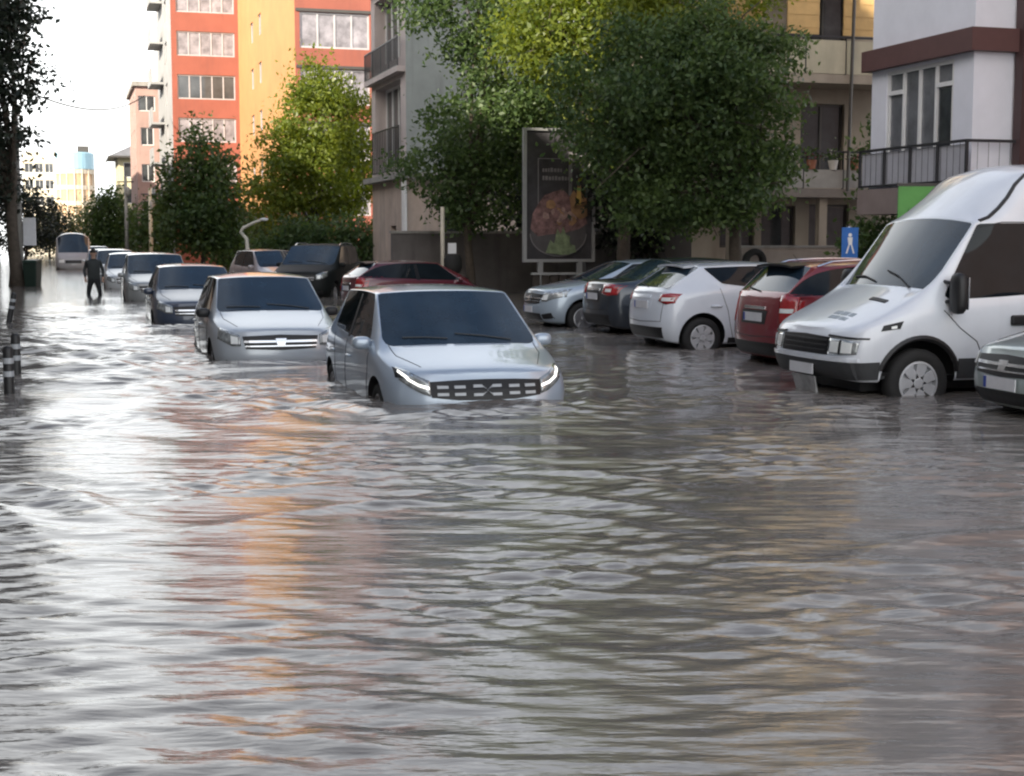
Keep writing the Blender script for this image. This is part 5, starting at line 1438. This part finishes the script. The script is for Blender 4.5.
# green board behind the van
o = tag(empty("notice_board", P_(918, 23.6, -.24), R(8)), "bright green board on posts standing behind the white van", "board")
m = MB(); m.bx(-.40, .40, -.03, .0, 2.05, 2.75); m.build("board", M("bright_green", (.11, .34, .08), .5, 0, .15, 3), o)
m = MB()
for x in (-.36, .34): m.bx(x, x + .04, .002, .05, 0, 2.78)
m.bx(-.42, .42, -.035, .012, 2.752, 2.80); m.bx(-.42, .42, -.035, .012, 2.0, 2.048); m.build("frame", dark_frame, o)
m = MB(); m.poly([(-.3, -.034, 2.12), (-.12, -.034, 2.12), (-.2, -.034, 2.34)]); m.poly([(-.32, -.036, 2.1), (-.25, -.036, 2.1), (-.22, -.036, 2.42)]); m.build("emblem", M("deep_green", (.02, .12, .02), .5), o)
# tyre on the beige wall
o = tag(MB().lathe([(.16, -.07), (.28, -.08), (.31, 0), (.28, .08), (.16, .07), (.16, -.07)], Matrix.Rotation(R(90), 4, 'X'), 24).build("tyre", rubber, None, True), "old black tyre leaning against the low beige wall", "tyre")
o.location = W(31.05, 15.45, 1.15)
o.rotation_euler = (R(6), 0, STREET)
# green bin by the tree
o = tag(empty("wheelie_bin", P_(34, 52, -.3)), "dark green wheeled bin beside the dark pavement tree", "bin")
m = MB(); m.hexa([(-.20, -.26, .1), (.20, -.26, .1), (.20, .26, .1), (-.20, .26, .1), (-.25, -.34, 1.15), (.25, -.34, 1.15), (.25, .34, 1.15), (-.25, .34, 1.15)]); m.build("body", M("bin_green", (.007, .022, .014), .5), o, bevel=.03)
m = MB(); m.hexa([(-.27, -.36, 1.155), (.27, -.36, 1.155), (.27, .36, 1.155), (-.27, .36, 1.155), (-.23, -.28, 1.23), (.23, -.28, 1.23), (.23, .32, 1.26), (-.23, .32, 1.26)]); m.build("lid", M("bin_lid", (.008, .03, .018), .5), o, bevel=.02)
for s in (-1, 1):
    m = MB(); m.lathe([(.001, -.03), (.1, -.03), (.1, .03), (.001, .03)], Matrix.Translation((s * .24, .32, .1)) @ Matrix.Rotation(R(90), 4, 'Y'), 14); m.build("wheel", rubber, o)
# cables over the street
m = MB()
a, b = P_(22, 53, 7.2), P_(150, 98, 11.2)
m.tube([a.lerp(b, t) - Vector((0, 0, 4 * .9 * t * (1 - t))) for t in np.linspace(0, 1, 16)], .035, 5)
tag(m.build("cable", rubber), "thin overhead cable sagging across the pale sky above the street", "cable")

potm = [M("terracotta", (.30, .12, .07), .8, 0, .2, 6), M("white_pot", (.6, .58, .55), .6, 0, .1, 6)]
flm = leaf_mat("pot_leaves", (.03, .07, .02), (.10, .16, .05), .3)
blm = [M("pink_blossom", (.45, .12, .16), .6, 0, .2, 9), M("white_blossom", (.62, .6, .55), .6, 0, .1, 9)]
plab = ["flowering pot at the left end of the lower balcony", "pot of pink flowers second along the lower balcony", "white pot of pale flowers in the middle of the lower balcony", "pot of pink flowers right of the balcony middle", "white pot near the drainpipe on the lower balcony"]
for k in range(5):
    o = tag(empty("flower_pot", W(35 - 1.295, 15.6 + 1.5 + .62 * k, -.1 + 3.552), STREET), plab[k], "flower pot", "flower pots on the lower balcony")
    m = MB(); m.lathe([(.001, 0), (.09, 0), (.13, .2), (.14, .24), (.115, .24), (.11, .2), (.001, .2)], None, 14); m.build("pot", potm[k % 2], o)
    r = random.Random(k); m = MB(); f = MB()
    for i in range(60):
        a, e, q = r.uniform(0, 6.28), r.uniform(.1, 1.4), r.uniform(.12, .36)
        c = Vector((math.cos(a) * math.cos(e) * q, math.sin(a) * math.cos(e) * q, .22 + math.sin(e) * q)); d = Vector((r.uniform(-1, 1), r.uniform(-1, 1), r.uniform(-.3, 1))).normalized() * .06; t = d.cross(Vector((.3, .5, 1))).normalized() * .03
        (f if i % 4 == 0 else m).quad(c - d, c + t, c + d, c - t)
    m.build("plant_leaves", flm, o); f.build("blossom", blm[k % 2], o)
# ------------------------------------------------------------------ wading person
def person():
    root_v = (0, 0, .92)
    V = [root_v, (0, 0, 1.12), (0, .01, 1.32), (0, .015, 1.46), (0, .0, 1.54), (0, -.02, 1.64), (0, -.025, 1.73)]
    Rr = [.145, .135, .150, .10, .055, .085, .075]
    E = [(0, 1), (1, 2), (2, 3), (3, 4), (4, 5), (5, 6)]
    def add(v, r, p):
        V.append(v); Rr.append(r); E.append((p, len(V) - 1)); return len(V) - 1
    for s in (1, -1):
        h = add((s * .10, 0, .84), .10, 0)
        k = add((s * .16, -.06 * s - .02, .47), .068, h)
        a = add((s * .19, .06 * s, .09), .045, k)
        add((s * .20, .06 * s - .14, .03), .04, a)
        sh = add((s * .19, .01, 1.40), .062, 2)
        el = add((s * .27, .05, 1.13), .045, sh)
        wr_ = add((s * .25, -.10, .93), .032, el)
        pl = add((s * .245, -.13, .86), .030, wr_)
        for i, (dx, ln) in enumerate(((-.03, .06), (-.01, .075), (.01, .08), (.03, .07))):
            f1 = add((s * .245 + dx, -.15, .86 - ln * .6), .009, pl); add((s * .245 + dx, -.165, .86 - ln), .008, f1)
        t1 = add((s * .215, -.17, .85), .010, pl); add((s * .21, -.19, .82), .009, t1)
    me = bpy.data.meshes.new("person"); me.from_pydata(V, E, [])
    o = mesh_obj("person", me)
    sk = o.modifiers.new("skin", 'SKIN')
    for i, r in enumerate(Rr):
        me.skin_vertices[0].data[i].radius = (r * (1.25 if i in (1, 2) else 1.0), r)
    me.skin_vertices[0].data[0].use_root = True
    sb = o.modifiers.new("sub", 'SUBSURF'); sb.levels = sb.render_levels = 2
    bpy.context.view_layer.update()
    dg = bpy.context.evaluated_depsgraph_get()
    nm = bpy.data.meshes.new_from_object(o.evaluated_get(dg))
    o.modifiers.clear(); o.data = nm
    nm.materials.clear()
    for mm in (M("skin", (.42, .26, .19), .5), M("dark_jacket", (.030, .034, .034), .8, 0, .25, 8), M("black_trousers", (.015, .016, .018), .8, 0, .2, 8)): nm.materials.append(mm)
    for p in nm.polygons:
        c = p.center; p.use_smooth = True
        hand = c.z < .955 and c.y < -.07 and abs(c.x) > .18 and c.z > .7
        p.material_index = 0 if (c.z > 1.50 or hand) else (1 if c.z > .88 else 2)
    hr = MB(); hr.ball((0, .0, 1.70), .085, .10, .10, 14, 10); hr.ball((0, .05, 1.63), .075, .06, .08, 10, 8)
    hr.build("hair", M("dark_hair", (.02, .015, .012), .7), o, True)
    fc = MB(); fc.ball((0, -.118, 1.645), .012, .02, .018, 8, 6)
    for s in (1, -1):
        fc.ball((s * .085, -.01, 1.645), .014, .025, .035, 8, 6)
    fc.build("face_features", nm.materials[0], o, True)
    ey = MB()
    for s in (1, -1): ey.ball((s * .032, -.098, 1.672), .010, .008, .007, 8, 6)
    ey.build("eyes", black_trim, o, True)
    o.location = P_(95, 43.5, -.40); o.rotation_euler = (0, 0, R(20))
    tag(o, "person in dark clothes wading through the flood beside the queued cars", "person")
person()
